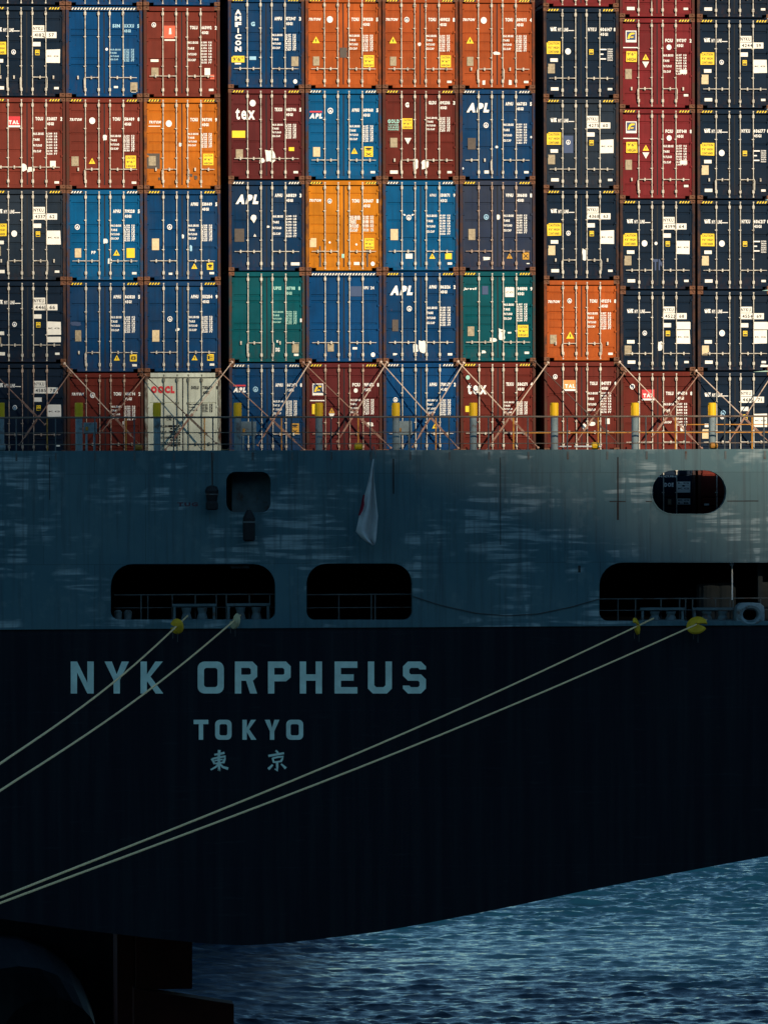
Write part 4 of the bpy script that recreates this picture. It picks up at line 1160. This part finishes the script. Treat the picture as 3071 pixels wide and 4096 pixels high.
# inner handrail by the stacks
YI = 5.2
zi = lambda v: at(1500, v, YI).z
mb = MB()
for v in (1701, 1733):
    xa = at(2740 if v == 1701 else 2100, v, YI).x; xb = at(3140, v, YI).x
    mb.tube([(xa, YI, zi(v)), (xb, YI, zi(v))], 0.016, 6)
mb.build('inner_rail', S['ochre'], ship)
for u in (-110, 190, 505, 818, 1126, 1432, 1742, 2052, 2390, 2699, 3005):
    x = at(u, 1700, YI).x
    mb = MB(); mb.tube([(x, YI - 0.03, Z_TOP - 0.5), (x, YI - 0.03, zi(1670))], 0.024, 6)
    mb.box(x - 0.07, YI - 0.1, Z_TOP - 0.5, x + 0.07, YI + 0.04, Z_TOP - 0.44); mb.build('stanchion', S['ochre'], ship)
# vent posts with yellow caps
YV = 2.0
for u in (4, 317, 629, 951, 1276, 1583, 1892, 2216, 2538, 2846, 3160):
    c = at(u, 1640, YV); x = c.x
    z0, z1, z2 = Z_TOP - 0.5, at(u, 1668, YV).z, at(u, 1611, YV).z
    mb = MB(); mb.tube([(x, YV, z0), (x, YV, z1)], 0.112, 14); mb.tube([(x, YV, z0), (x, YV, z0 + 0.05)], 0.18, 14)
    p = mb.build('vent_post', S['post'], ship)
    mb = MB(); mb.tube([(x, YV, z1 - 0.01), (x, YV, z1 + 0.01), (x, YV, z2 - 0.02), (x, YV, z2)], [0.122, 0.126, 0.126, 0.108], 14)
    mb.box(x - 0.128, YV - 0.05, z1 + 0.05, x - 0.120, YV + 0.05, z2 - 0.08)
    mb.build('cap', S['cap'], p)
# switch boxes behind the rail
for u0, u1, v0, v1 in ((337, 389, 1690, 1735), (964, 1026, 1686, 1742), (1588, 1648, 1684, 1740)):
    a = at(u0, v0, 3.0); b = at(u1, v1, 3.0)
    mb = MB(); mb.cbox(a.x, 3.0, b.z, b.x, 3.3, a.z, 0.02); mb.box(a.x + 0.05, 3.02, Z_TOP - 0.5, a.x + 0.11, 3.2, b.z); mb.box(b.x - 0.11, 3.02, Z_TOP - 0.5, b.x - 0.05, 3.2, b.z)
    p = mb.build('switch_box', S['post'], ship)
    mb = MB(); mb.cbox(a.x + 0.05, 2.97, b.z + 0.1, a.x + 0.13, 2.999, b.z + 0.22, 0.01); mb.build('switch', S['ochre'], p)
# deck lamps and white pipe along the coaming
for u, v, c in ((7, 1790, 'post'), (553, 1789, 'ochre'), (1433, 1786, 'cap'), (2379, 1783, 'cap'), (2852, 1783, 'ochre')):
    c0 = at(u, v, 0.7)
    mb = MB()
    mb.tube([(c0.x - 0.12, 0.7, c0.z), (c0.x - 0.09, 0.7, c0.z), (c0.x + 0.09, 0.7, c0.z), (c0.x + 0.13, 0.7, c0.z)], [0.07, 0.115, 0.115, 0.05], 10)
    mb.box(c0.x - 0.03, 0.67, Z_TOP - 0.5, c0.x + 0.03, 0.73, c0.z - 0.1)
    mb.build('deck_lamp', S[c], ship)
mb = MB(); a = at(2296, 1786, 0.6); b = at(2366, 1786, 0.6); mb.tube([(a.x, 0.6, a.z), (b.x, 0.6, b.z)], 0.026, 8)
a = at(2232, 1786, 0.6); mb.tube([(a.x, 0.6, a.z), (a.x + 0.4, 0.6, a.z)], 0.018, 8); a = at(2404, 1786, 0.6); mb.tube([(a.x - 0.1, 0.6, a.z), (a.x, 0.6, a.z)], 0.02, 8)
mb.build('white_pipe', M['white'], ship)

# mooring gear behind the lower openings ---------------------------------------
YG = 0.9
def gbox(mb, u0, v0, u1, v1, y0, y1):
    a = at(u0, v0, y0); b = at(u1, v1, y0); mb.cbox(a.x, y0, b.z, b.x, y1, a.z, 0.01)
def fairlead(u0, u1, vt, vb):
    """roller fairlead: frame bar above, two end stands, two upright rollers"""
    mb = MB()
    gbox(mb, u0, vt, u1, vt + 10, 0.55, 0.75); gbox(mb, u0, vb - 12, u1, vb + 2, 0.45, 0.85)
    for u in (u0 + 4, u1 - 14): gbox(mb, u, vt + 10, u + 10, vb - 12, 0.58, 0.72)
    o = mb.build('fairlead', S['deckgear'], ship)
    for k in (0.32, 0.68):
        u = u0 + (u1 - u0) * k
        a = at(u, vt + 14, 0.66); b = at(u, vb - 14, 0.66)
        m2 = MB(); m2.tube([(a.x, 0.66, b.z), (a.x, 0.66, b.z + .05), (a.x, 0.66, (a.z + b.z) / 2), (a.x, 0.66, a.z - .05), (a.x, 0.66, a.z)], [0.17, 0.16, 0.12, 0.15, 0.16], 14)
        m2.build('roller', S['deckgear'], o)
fairlead(690, 866, 2416, 2490); fairlead(906, 1082, 2414, 2490); fairlead(2560, 2738, 2431, 2492); fairlead(2768, 2944, 2431, 2492)
for (u0, u1, posts, vt, vb) in ((458, 1100, (565, 592, 690, 782, 866, 906, 998, 1080), 2380, 2484), (1228, 1646, (1355, 1485, 1500), 2379, 2484), (2397, 3180, (2470, 2540, 2642, 2716, 2740, 2768, 2860, 2918, 2930, 3040), 2396, 2488)):
    mb = MB(); a = at(u0, vt, YG); b = at(u1, vt, YG); mb.tube([(a.x, YG, a.z), (b.x, YG, a.z)], 0.022, 6)
    a = at(u0, (vt + vb) / 2, YG); mb.tube([(a.x, YG, a.z), (b.x, YG, a.z)], 0.014, 6); mb.build('guard_rail', S['railpost'], ship)
    for u in posts:
        x = at(u, vt, YG).x; mb = MB(); mb.tube([(x, YG, at(u, vb, YG).z - 0.3), (x, YG, at(u, vt, YG).z)], 0.022, 6); mb.build('guard_rail_post', S['railpost'], ship)
# panama chock at the right
mb = MB()
ctr = at(2996, 2458, 0.2)
n = 20
def ringpts(rx, rz, y): return [(ctr.x + rx * math.cos(2 * math.pi * i / n), y, ctr.z + rz * math.sin(2 * math.pi * i / n)) for i in range(n)]
sq = []
for i in range(n):
    c, s = math.cos(2 * math.pi * i / n), math.sin(2 * math.pi * i / n); k = 1 / max(abs(c), abs(s)) ** 0.75
    sq.append((ctr.x + 0.44 * c * k, 0.02, ctr.z + 0.37 * s * k))
rings = [[(x, 0.45, z) for x, _, z in sq], sq, ringpts(0.33, 0.29, -0.06), ringpts(0.25, 0.21, -0.02), ringpts(0.22, 0.18, 0.2), ringpts(0.25, 0.22, 0.45)]
vs = [p for r in rings for p in r]; fs = []
for a in range(len(rings) - 1):
    for i in range(n): j = (i + 1) % n; fs.append((a * n + i, a * n + j, (a + 1) * n + j, (a + 1) * n + i))
mb.add(vs, fs); mb.build('mooring_chock', S['post'], ship)
# winch drums and stores standing inside
mb = MB()
for u, r, v0 in ((2835, 0.40, 2335), (2895, 0.36, 2330)):
    a = at(u, v0, 2.6); mb.tube([(a.x, 2.6, Z_MID + 0.06), (a.x, 2.6, a.z - .1), (a.x, 2.6, a.z)], [r, r, r * 0.92], 18)
mb.build('storage_drum', S['drum'], ship)
mb = MB(); a = at(3030, 2270, 1.3); mb.box(a.x, 1.3, Z_MID + 0.06, a.x + 0.14, 1.5, Z_CEIL - 0.02); mb.box(a.x + 0.18, 1.9, Z_MID + 0.06, a.x + 2.4, 2.0, Z_CEIL - 0.02); mb.build('bulkhead_post', S['drum'], ship)
mb = MB(); a = at(2925, 2256, 0.6); mb.tube([(a.x, 0.6, a.z + 0.05), (a.x, 0.6, a.z - 0.02), (a.x, 0.6, a.z - 0.06)], [0.05, 0.075, 0.03], 10)
mb.tube([(a.x + 0.02, 0.66, a.z - 0.05), (a.x + 0.02, 0.66, at(2925, 2400, 0.6).z)], 0.022, 6); mb.build('ceiling_lamp', M['white'], ship)
mb = MB(); a = at(925, 2262, 0.5); b = at(998, 2274, 0.5); mb.cbox(a.x, 0.5, b.z, b.x, 0.8, a.z, 0.02); mb.build('ceiling_lamp', S['deckgear'], ship)
mb = MB(); a = at(512, 2440, 1.4); mb.tube([(a.x, 1.4, Z_MID + .06), (a.x, 1.4, a.z - .06), (a.x, 1.4, a.z)], [0.1, 0.13, 0.07], 12); mb.tube([(a.x - .3, 1.4, Z_MID + .06), (a.x - .3, 1.4, a.z - .06), (a.x - .3, 1.4, a.z)], [0.1, 0.13, 0.07], 12); mb.build('bollard', S['post'], ship)

# rudder, its horn and the skeg under the counter
YD = 13.0
mb = MB()
def slab(u0, v0, u1, v1, y0, y1, slope=0.0, zbot=None):
    a = at(u0, v0, y0); b = at(u1, v0 + slope, y0); zb = at(u0, v1, y0).z if zbot is None else zbot
    mb.add([(a.x, y0, zb), (b.x, y0, zb), (b.x, y0, b.z), (a.x, y0, a.z), (a.x, y1, zb), (b.x, y1, zb), (b.x, y1, b.z), (a.x, y1, a.z)],
           [(0, 1, 2, 3), (5, 4, 7, 6), (4, 0, 3, 7), (1, 5, 6, 2), (3, 2, 6, 7), (4, 5, 1, 0)])
slab(536, 3955, 936, 4200, YD, YD + 1.1, 62, -3.0)
mb.build('rudder', S['antifoul'], ship)
mb = MB(); slab(545, 3700, 769, 3958, YD + 0.4, YD + 3.4, 0); slab(470, 3690, 536, 4300, YD + 1.0, YD + 4.0, 0, -3.0)
mb.build('rudder_horn', S['antifoul'], ship)
mb = MB()
ctr = at(520, 4230, YD + 6)
sect = []
for y, rx, rz in ((YD + 3.5, 1.6, 1.4), (YD + 4.2, 2.6, 2.4), (YD + 6.0, 3.3, 3.2), (YD + 11.0, 4.2, 3.6)):
    sect.append([(ctr.x - 1.2 - rx + rx * math.cos(2 * math.pi * i / 24), y, 0.2 + rz * math.sin(2 * math.pi * i / 24)) for i in range(24)])
vs = [p for s in sect for p in s]; fs = [tuple(range(24))]
for a in range(len(sect) - 1):
    for i in range(24): j = (i + 1) % 24; fs.append((a * 24 + j, a * 24 + i, (a + 1) * 24 + i, (a + 1) * 24 + j))
mb.add(vs, fs)
a = at(-700, 3600, YD + 7); b = at(530, 3600, YD + 7); mb.box(a.x, YD + 7, -3, b.x, YD + 10.9, 4.4)
mb.build('skeg', S['dark'], ship)

# unseen run of the hull, added and shaped to darken the water's reflection
mb = MB(); z0, z1 = -3.0, 16.0
pl = [(-22.8, 46), (-3.0, 46), (0.0, 51), (2.5, 59), (6.5, 69), (10.0, 88), (-22.8, 88)]
mb.add([(x, y, z0) for x, y in pl] + [(x, y, z1) for x, y in pl], [tuple(range(7)), tuple(range(13, 6, -1))] + [(i, i + 7, (i + 1) % 7 + 7, (i + 1) % 7) for i in range(7)])
mb.build('hidden_hull_run', S['dark'], ship)

# ================================================================== LOOSE THINGS ON THE SHIP
# lashing rods -----------------------------------------------------------------
NAMES = ['leftmost navy', 'red-brown', 'white', 'small-logo blue', 'square-emblem maroon', 'unlogoed blue', 'serif-lettered maroon', 'orange-label red', 'red-label red', 'rightmost navy']
LASH = [((-45, 1470), (95, 1612)), ((282, 1490), (155, 1670)), ((258, 1453), (445, 1655)), ((583, 1500), (475, 1640)), ((566, 1487), (752, 1665)), ((930, 1447), (764, 1665)),
        ((880, 1487), (1090, 1682)), ((1240, 1448), (1110, 1655)), ((1212, 1449), (1430, 1662)), ((1548, 1448), (1424, 1646)), ((1522, 1447), (1715, 1662)), ((1855, 1450), (1727, 1660)),
        ((1830, 1445), (2030, 1660)), ((2192, 1449), (2038, 1668)), ((2137, 1445), (2345, 1650)), ((2500, 1485), (2382, 1655)), ((2475, 1447), (2680, 1662)), ((2790, 1502), (2676, 1655)), ((2781, 1482), (2965, 1662)), ((3098, 1480), (2985, 1656))]
lash_mats = [flat('lashing_steel_%s' % k, c, 0.5, 0.25, rust=r, scale=4) for k, c, r in (('bright', (0.55, 0.42, 0.32), 0.15), ('rusty', (0.30, 0.17, 0.12), 0.5), ('dark', (0.055, 0.030, 0.022), 0.3))]
kinds = [1, 1, 0, 1, 2, 0, 1, 0, 1, 0, 0, 0, 0, 0, 2, 1, 0, 1, 0, 0]  # the dark kind puts shade into the colour of two rods
for i, ((ua, va), (ub, vb)) in enumerate(LASH):
    Y = YC - 0.12
    A = at(ua, va, Y - 0.10 - 0.06 * (i % 2)); B = at(ub, vb, Y - 0.45 - 0.10 * (i % 2))
    d = (B - A); E = A + d * min(1.62, (A.z - (Z_TOP - 0.35)) / max(0.2, (A.z - B.z)))
    mid = A + d * 0.98
    root = empty('lashing_rod', A, 'diagonal lashing rod from the upper %s corner of the bottom-row %s container' % (('left', 'right')[i % 2], NAMES[i // 2]), 'lashing rod', 'lashing rods crossing the bottom row')
    mb = MB(); mb.tube([Vector((0, 0, 0)), mid - A], 0.017, 7); mb.tube([d * -0.006, d * 0.02], 0.05, 7)
    mb.build('rod', lash_mats[kinds[i]], root)
    mb = MB(); q = mid - A; e = E - A
    mb.tube([q - d * 0.02, q + d * 0.03], 0.045, 7); mb.tube([q, e], 0.013, 6)
    off = Vector((0, 0.0, 0.035))
    mb.tube([q + d * 0.06 + off, q * 0.3 + e * 0.7 + off], 0.011, 6); mb.tube([q + d * 0.06 - off, q * 0.3 + e * 0.7 - off], 0.011, 6); mb.tube([e * 0.96 + q * 0.04, e], 0.04, 7)
    mb.build('turnbuckle', lash_mats[1 if kinds[i] != 2 else 2], root)

# mooring lines and rat guards ------------------------------------------------------
rope_m, rn, rl, rp = new_mat('mooring_rope')
rv = rn.new('ShaderNodeTexCoord'); rw = rn.new('ShaderNodeTexWave'); rw.inputs['Scale'].default_value = 9.0; rw.inputs['Distortion'].default_value = 2.0
rl.new(rv.outputs['Object'], rw.inputs['Vector'])
rl.new(mix(rn, rl, ramp(rn, rl, rw.outputs['Fac'], 0.2, 0.8), (0.86, 0.56, 0.26), (1.0, 0.72, 0.36)), rp.inputs['Base Color']); rp.inputs['Roughness'].default_value = 0.9
ROPES = [((752, 2462), (0, 3055), 'upper left mooring line from the first yellow disc to the left edge', -46),
         ((963, 2460), (0, 3163), 'mooring line with the pale half disc, running to the left edge', -46),
         ((2615, 2472), (0, 3590), 'mooring line from the narrow tilted yellow disc, upper of the long pair', -52),
         ((2828, 2478), (0, 3612), 'mooring line from the large yellow disc, lower of the long pair', -52)]
GUARDS = [((688, 2511), 0.235, S['disc'], 'yellow rat guard disc on the leftmost mooring line', 0.5, 20),
          ((925, 2510), 0.25, flat('faded_disc', (0.50, 0.43, 0.24), 0.7, 0.25), 'pale worn rat guard half disc on the second mooring line', 0.42, 100),
          ((2516, 2522), 0.27, S['disc'], 'narrow tilted yellow rat guard on the third mooring line', 0.75, 30),
          ((2762, 2505), 0.33, S['disc'], 'largest yellow rat guard, on the rightmost mooring line', 0.35, 200)]
for i, ((a, b, lab, Yend), g) in enumerate(zip(ROPES, GUARDS)):
    A = at(*a, 0.62); Bv = at(*b, Yend)
    pts = []
    for k in range(33):
        t = k / 32 * 1.9
        p = A + (Bv - A) * t
        p.z -= 0.22 * math.sin(min(t, 1) * math.pi) if t < 1 else 0
        pts.append(p)
    o = MB(); o.tube([p - A for p in pts], 0.026, 8)
    ob = o.build('mooring_line', rope_m, None, A); tag(ob, lab, 'rope', 'mooring lines to the quay')
    # disc threaded on the line
    (gu, gv), gr, gm, gl, lean, cut = g
    t = (gu - a[0]) / (b[0] - a[0]); C0 = A + (Bv - A) * t; C0.z -= 0.22 * math.sin(t * math.pi)
    ax = Vector([(-0.62, -0.75, -0.10), (-0.80, -0.45, 0.2), (0.93, -0.32, 0.22), (-0.30, -0.72, 0.62)][i]).normalized()
    s = ax.cross(Vector((0, 0, 1))).normalized(); w = s.cross(ax)
    mb = MB(); n = 26; vs = []
    prof = [(0.10, 0.05), (0.55, 0.045), (0.93, 0.0), (1.0, -0.05), (0.96, -0.075), (0.55, 0.0), (0.10, 0.015)]
    span = 330 if i != 1 else 250
    for k in range(n + 1):
        an = R(cut + span * k / n)
        for rr, hh in prof: vs.append((s * math.cos(an) + w * math.sin(an)) * rr * gr + ax * hh)
    m_ = len(prof); fs = []
    for k in range(n):
        for q in range(m_):
            fs.append((k * m_ + q, k * m_ + (q + 1) % m_, (k + 1) * m_ + (q + 1) % m_, (k + 1) * m_ + q))
    fs += [tuple(range(m_)), tuple(n * m_ + q for q in range(m_))]
    mb.add(vs, fs)
    root = empty('rat_guard', C0, gl, 'rat guard', 'rat guards on the mooring lines')
    mb.build('disc', gm, root)
    mb = MB(); mb.tube([Vector((0.04, -0.02, -gr * 0.8)), Vector((0.04, -0.02, -gr - 0.22))], 0.012, 6); mb.tube([Vector((-0.10, -0.02, -gr * 0.75)), Vector((-0.10, -0.02, -gr - 0.12))], 0.012, 6)
    mb.build('tie', S['wire'], root)

# ensign ---------------------------------------------------------------------------
fl = []
rows = [(1836, 1491, 1496), (1860, 1486, 1495), (1909, 1476, 1494), (1945, 1468, 1499), (1979, 1459, 1502), (2020, 1452, 1506), (2062, 1438, 1511), (2100, 1430, 1508), (2126, 1424, 1506), (2148, 1442, 1504), (2166, 1464, 1502), (2180, 1488, 1497)]
YF = -0.75
nc = 16
vs = []; fs = []; mi = []
for r, (v, u0, u1) in enumerate(rows):
    amp = 0.02 + 0.10 * min(1, r / 6)
    for k in range(nc + 1):
        t = k / nc
        p = at(u0 + (u1 - u0) * t, v, YF)
        p.y += amp * math.sin(t * 9.5 + r * 0.25) - 0.5 * amp * math.cos(t * 4.0)
        vs.append(p)
for r in range(len(rows) - 1):
    for k in range(nc):
        fs.append((r * (nc + 1) + k, r * (nc + 1) + k + 1, (r + 1) * (nc + 1) + k + 1, (r + 1) * (nc + 1) + k))
base = at(1491, 1836, YF)
mb = MB(); mb.add([p - base for p in vs], fs)
cloth = flat('white_cloth', (0.46, 0.47, 0.46), 0.9, 0.10)
root = empty('ensign', base, 'white flag with part of a red disc hanging limp before the grey hull', 'flag')
o = mb.build('cloth', cloth, root)
sm = o.modifiers.new('thickness', 'SOLIDIFY'); sm.thickness = 0.008
for p in o.data.polygons: p.use_smooth = True
mb = MB(); red = [(1979, 1452, 1454), (2000, 1447, 1452), (2020, 1444, 1453), (2042, 1438, 1447), (2062, 1432, 1435)]
vs = []
for v, u0, u1 in red:
    for k in range(4):
        p = at(u0 + (u1 + 4 - u0) * k / 3, v, YF - 0.10); p.y += 0.03 * math.sin(k * 1.7); vs.append(p - base)
mb.add(vs, [(r * 4 + k, r * 4 + k + 1, r * 4 + k + 5, r * 4 + k + 4) for r in range(4) for k in range(3)])
o = mb.build('red_disc', flat('red_cloth', (0.22, 0.012, 0.030), 0.9, 0.1), root); o.modifiers.new('thickness', 'SOLIDIFY').thickness = 0.008
mb = MB(); a = at(1492, 1800, 0.1); mb.tube([Vector((a.x, -0.02, Z_TOP + 0.1)) - base, Vector((a.x, YF - 0.05, at(1492, 1828, YF).z)) - base], 0.02, 8)
mb.tube([Vector((a.x, YF, at(1492, 1828, YF).z)) - base, Vector((0.0, 0, 0))], 0.008, 6); mb.build('outrigger', S['railpost'], root)

# two dark bundles hung over the side
for (u, vt, v0, v1, r, nm, lab, ctg) in ((848, 1806, 1942, 2040, 0.20, 'hanging_lantern', 'dark signal lamp hung by a wire left of the square window', 'lantern'), (996, 2030, 2045, 2166, 0.19, 'hanging_canister', 'black canister hung from the sill of the square window', 'canister')):
    a = at(u, v0, -0.36); b = at(u, v1, -0.36)
    root = empty(nm, (a.x, -0.36, b.z), lab, ctg)
    h = a.z - b.z
    mb = MB()
    if v0 < 2000: mb.tube([(0, 0, 0), (0, 0, 0.03), (0, 0, h * .28), (0, 0, h * .36), (0, 0, h * .78), (0, 0, h * .95), (0, 0, h)], [r * .7, r * .95, r * .95, r * .78, r * 1.05, r * .8, r * .25], 14)
    else: mb.tube([(0, 0, 0), (0, 0, .06), (0, 0, h * .16), (0, 0, h * .2), (0, 0, h * .78), (0, 0, h * .9), (0, 0, h * 1.05)], [r * .7, r * .98, r * .98, r, r, r * .7, r * .3], 14)
    mb.build('casing', S['rubber'], root)
    mb = MB(); zt = at(u, vt, -0.2).z - b.z; mb.tube([(0, 0.0, h * .98), (0, 0.20, zt - 0.05), (0, 0.34, zt)], 0.014, 6); mb.build('hanging_wire', S['wire'], root)
    mb = MB(); mb.tube([(0, 0, h * .62), (0, 0, h * .67)], r * 1.06, 14); mb.build('band', S['railpost'], root)

# ================================================================== SEA AND ADDED SHADE RIDGE
def axis(a, b, step, far0, far1):
    c = list(np.arange(a, b, step)); x = c[-1]; s = step
    while x < far1: s *= 1.35; x += s; c.append(x)
    x = c[0]; s = step; pre = []
    while x > far0: s *= 1.35; x -= s; pre.append(x)
    return np.array(pre[::-1] + c)
xs = axis(-14.0, 34.0, 0.075, -9000, 9000)
ys = axis(12.0, 108.0, 0.105, -3000, 15000)
GX, GY = np.meshgrid(xs, ys)
rng = np.random.RandomState(5)
Zs = np.zeros_like(GX); DX = np.zeros_like(GX); DYv = np.zeros_like(GX)
for i in range(80):
    lam = 0.28 * (2.9 / 0.28) ** rng.rand()
    th = R(262) + rng.normal(0, 0.42)
    k = 2 * math.pi / lam
    amp = 0.0072 * lam ** 0.92 * (0.5 + rng.rand())
    ph = rng.rand() * 6.28
    q = k * (GX * math.cos(th) + GY * math.sin(th)) + ph
    Zs += amp * np.cos(q); DX -= 0.8 * amp * math.cos(th) * np.sin(q); DYv -= 0.8 * amp * math.sin(th) * np.sin(q)
gust = 0.92 + 0.38 * np.sin(GX * 0.11 + 1.3 * np.sin(GY * 0.07)) * np.sin(GY * 0.09 + 0.6)
fade = np.clip((GX + 40) / 10, 0, 1) * np.clip((56 - GX) / 10, 0, 1) * np.clip((GY - 2) / 5, 0, 1) * np.clip((150 - GY) / 22, 0, 1) * gust
V = np.stack([GX + DX * fade, GY + DYv * fade, Zs * fade], -1).reshape(-1, 3)
ny, nx = GX.shape
ii = (np.arange(ny - 1)[:, None] * nx + np.arange(nx - 1)[None, :]).ravel()
F = np.stack([ii, ii + 1, ii + nx + 1, ii + nx], -1)
me = bpy.data.meshes.new('sea')
me.vertices.add(len(V)); me.vertices.foreach_set('co', V.ravel())
me.loops.add(F.size); me.loops.foreach_set('vertex_index', F.ravel())
me.polygons.add(len(F)); me.polygons.foreach_set('loop_start', np.arange(0, F.size, 4)); me.polygons.foreach_set('loop_total', np.full(len(F), 4))
me.polygons.foreach_set('use_smooth', np.ones(len(F), dtype=bool))
me.update(); me.validate()
sm, n, l, p = new_mat('sea_water')
v = coords(n, l, rnd=False)
p.inputs['Base Color'].default_value = (0.004, 0.030, 0.058, 1)
p.inputs['Roughness'].default_value = 0.06
p.inputs['IOR'].default_value = 1.333
h1 = noise(n, l, coords(n, l, (0.45, 1.4, 1), False), 7.0, 6, 0.65)
h2 = noise(n, l, coords(n, l, (0.6, 1.3, 1), False), 15.0, 4, 0.6)
hh = math_n(n, l, 'ADD', h1, math_n(n, l, 'MULTIPLY', h2, 0.35))
bump(n, l, p, hh, 0.6, 0.05)
me.materials.append(sm)
tag(put('sea', me), kind='structure')

# unseen ridge added behind the camera to cast the shade on the hull
D = 780.0
ridge_dir = Vector((math.sin(SUN_AZ), -math.cos(SUN_AZ), 0)); lat = Vector((math.cos(SUN_AZ), math.sin(SUN_AZ), 0))
E_L, E_R = at(0, 690, 0.0), at(3071, 1920, 0.0)
def crest_h(P): return P.z + D / math.cos(SUN_EL) * math.sin(SUN_EL)
lL, lR = E_L.dot(lat), E_R.dot(lat)
hL = E_L.z + (D + E_L.dot(-ridge_dir)) * math.tan(SUN_EL); hR = E_R.z + (D + E_R.dot(-ridge_dir)) * math.tan(SUN_EL)
sl = (hR - hL) / (lR - lL)
ls = np.concatenate([np.linspace(-900, -60, 40), np.linspace(-50, 70, 31), np.linspace(85, 900, 40)])
ds = np.array([-420, -330, -240, -160, -90, -40, -12, 0, 12, 40, 90, 160, 240, 330, 420.0])
rng = np.random.RandomState(3)
vs = []
for d in ds:
    for q in ls:
        dl = q - (lL + lR) / 2
        crest = (hL + hR) / 2 + sl * 60 * math.tanh(dl / 60)
        crest -= 60 * (1 - math.exp(-max(0, abs(dl) - 120) ** 2 / 200000.0)) + (10 * math.sin(q * 0.013 + 1) if abs(dl) > 90 else 0)
        f = math.exp(-(d / 190.0) ** 2) if d else 1.0
        z = crest * f - 6 + (rng.rand() - 0.5) * (10 if abs(d) > 20 else 0) + 6 * (1 if d == 0 else 0)
        Pt = ridge_dir * (D - d) + lat * q
        vs.append((Pt.x, Pt.y, max(z, -8)))
n_l = len(ls)
fs = [(a * n_l + b, a * n_l + b + 1, (a + 1) * n_l + b + 1, (a + 1) * n_l + b) for a in range(len(ds) - 1) for b in range(n_l - 1)]
mb = MB(); mb.add(vs, fs)
tag(mb.build('added_shade_hill', flat('shade_hill_green', (0.045, 0.060, 0.025), 0.9, 0.5, scale=0.02)), kind='structure')
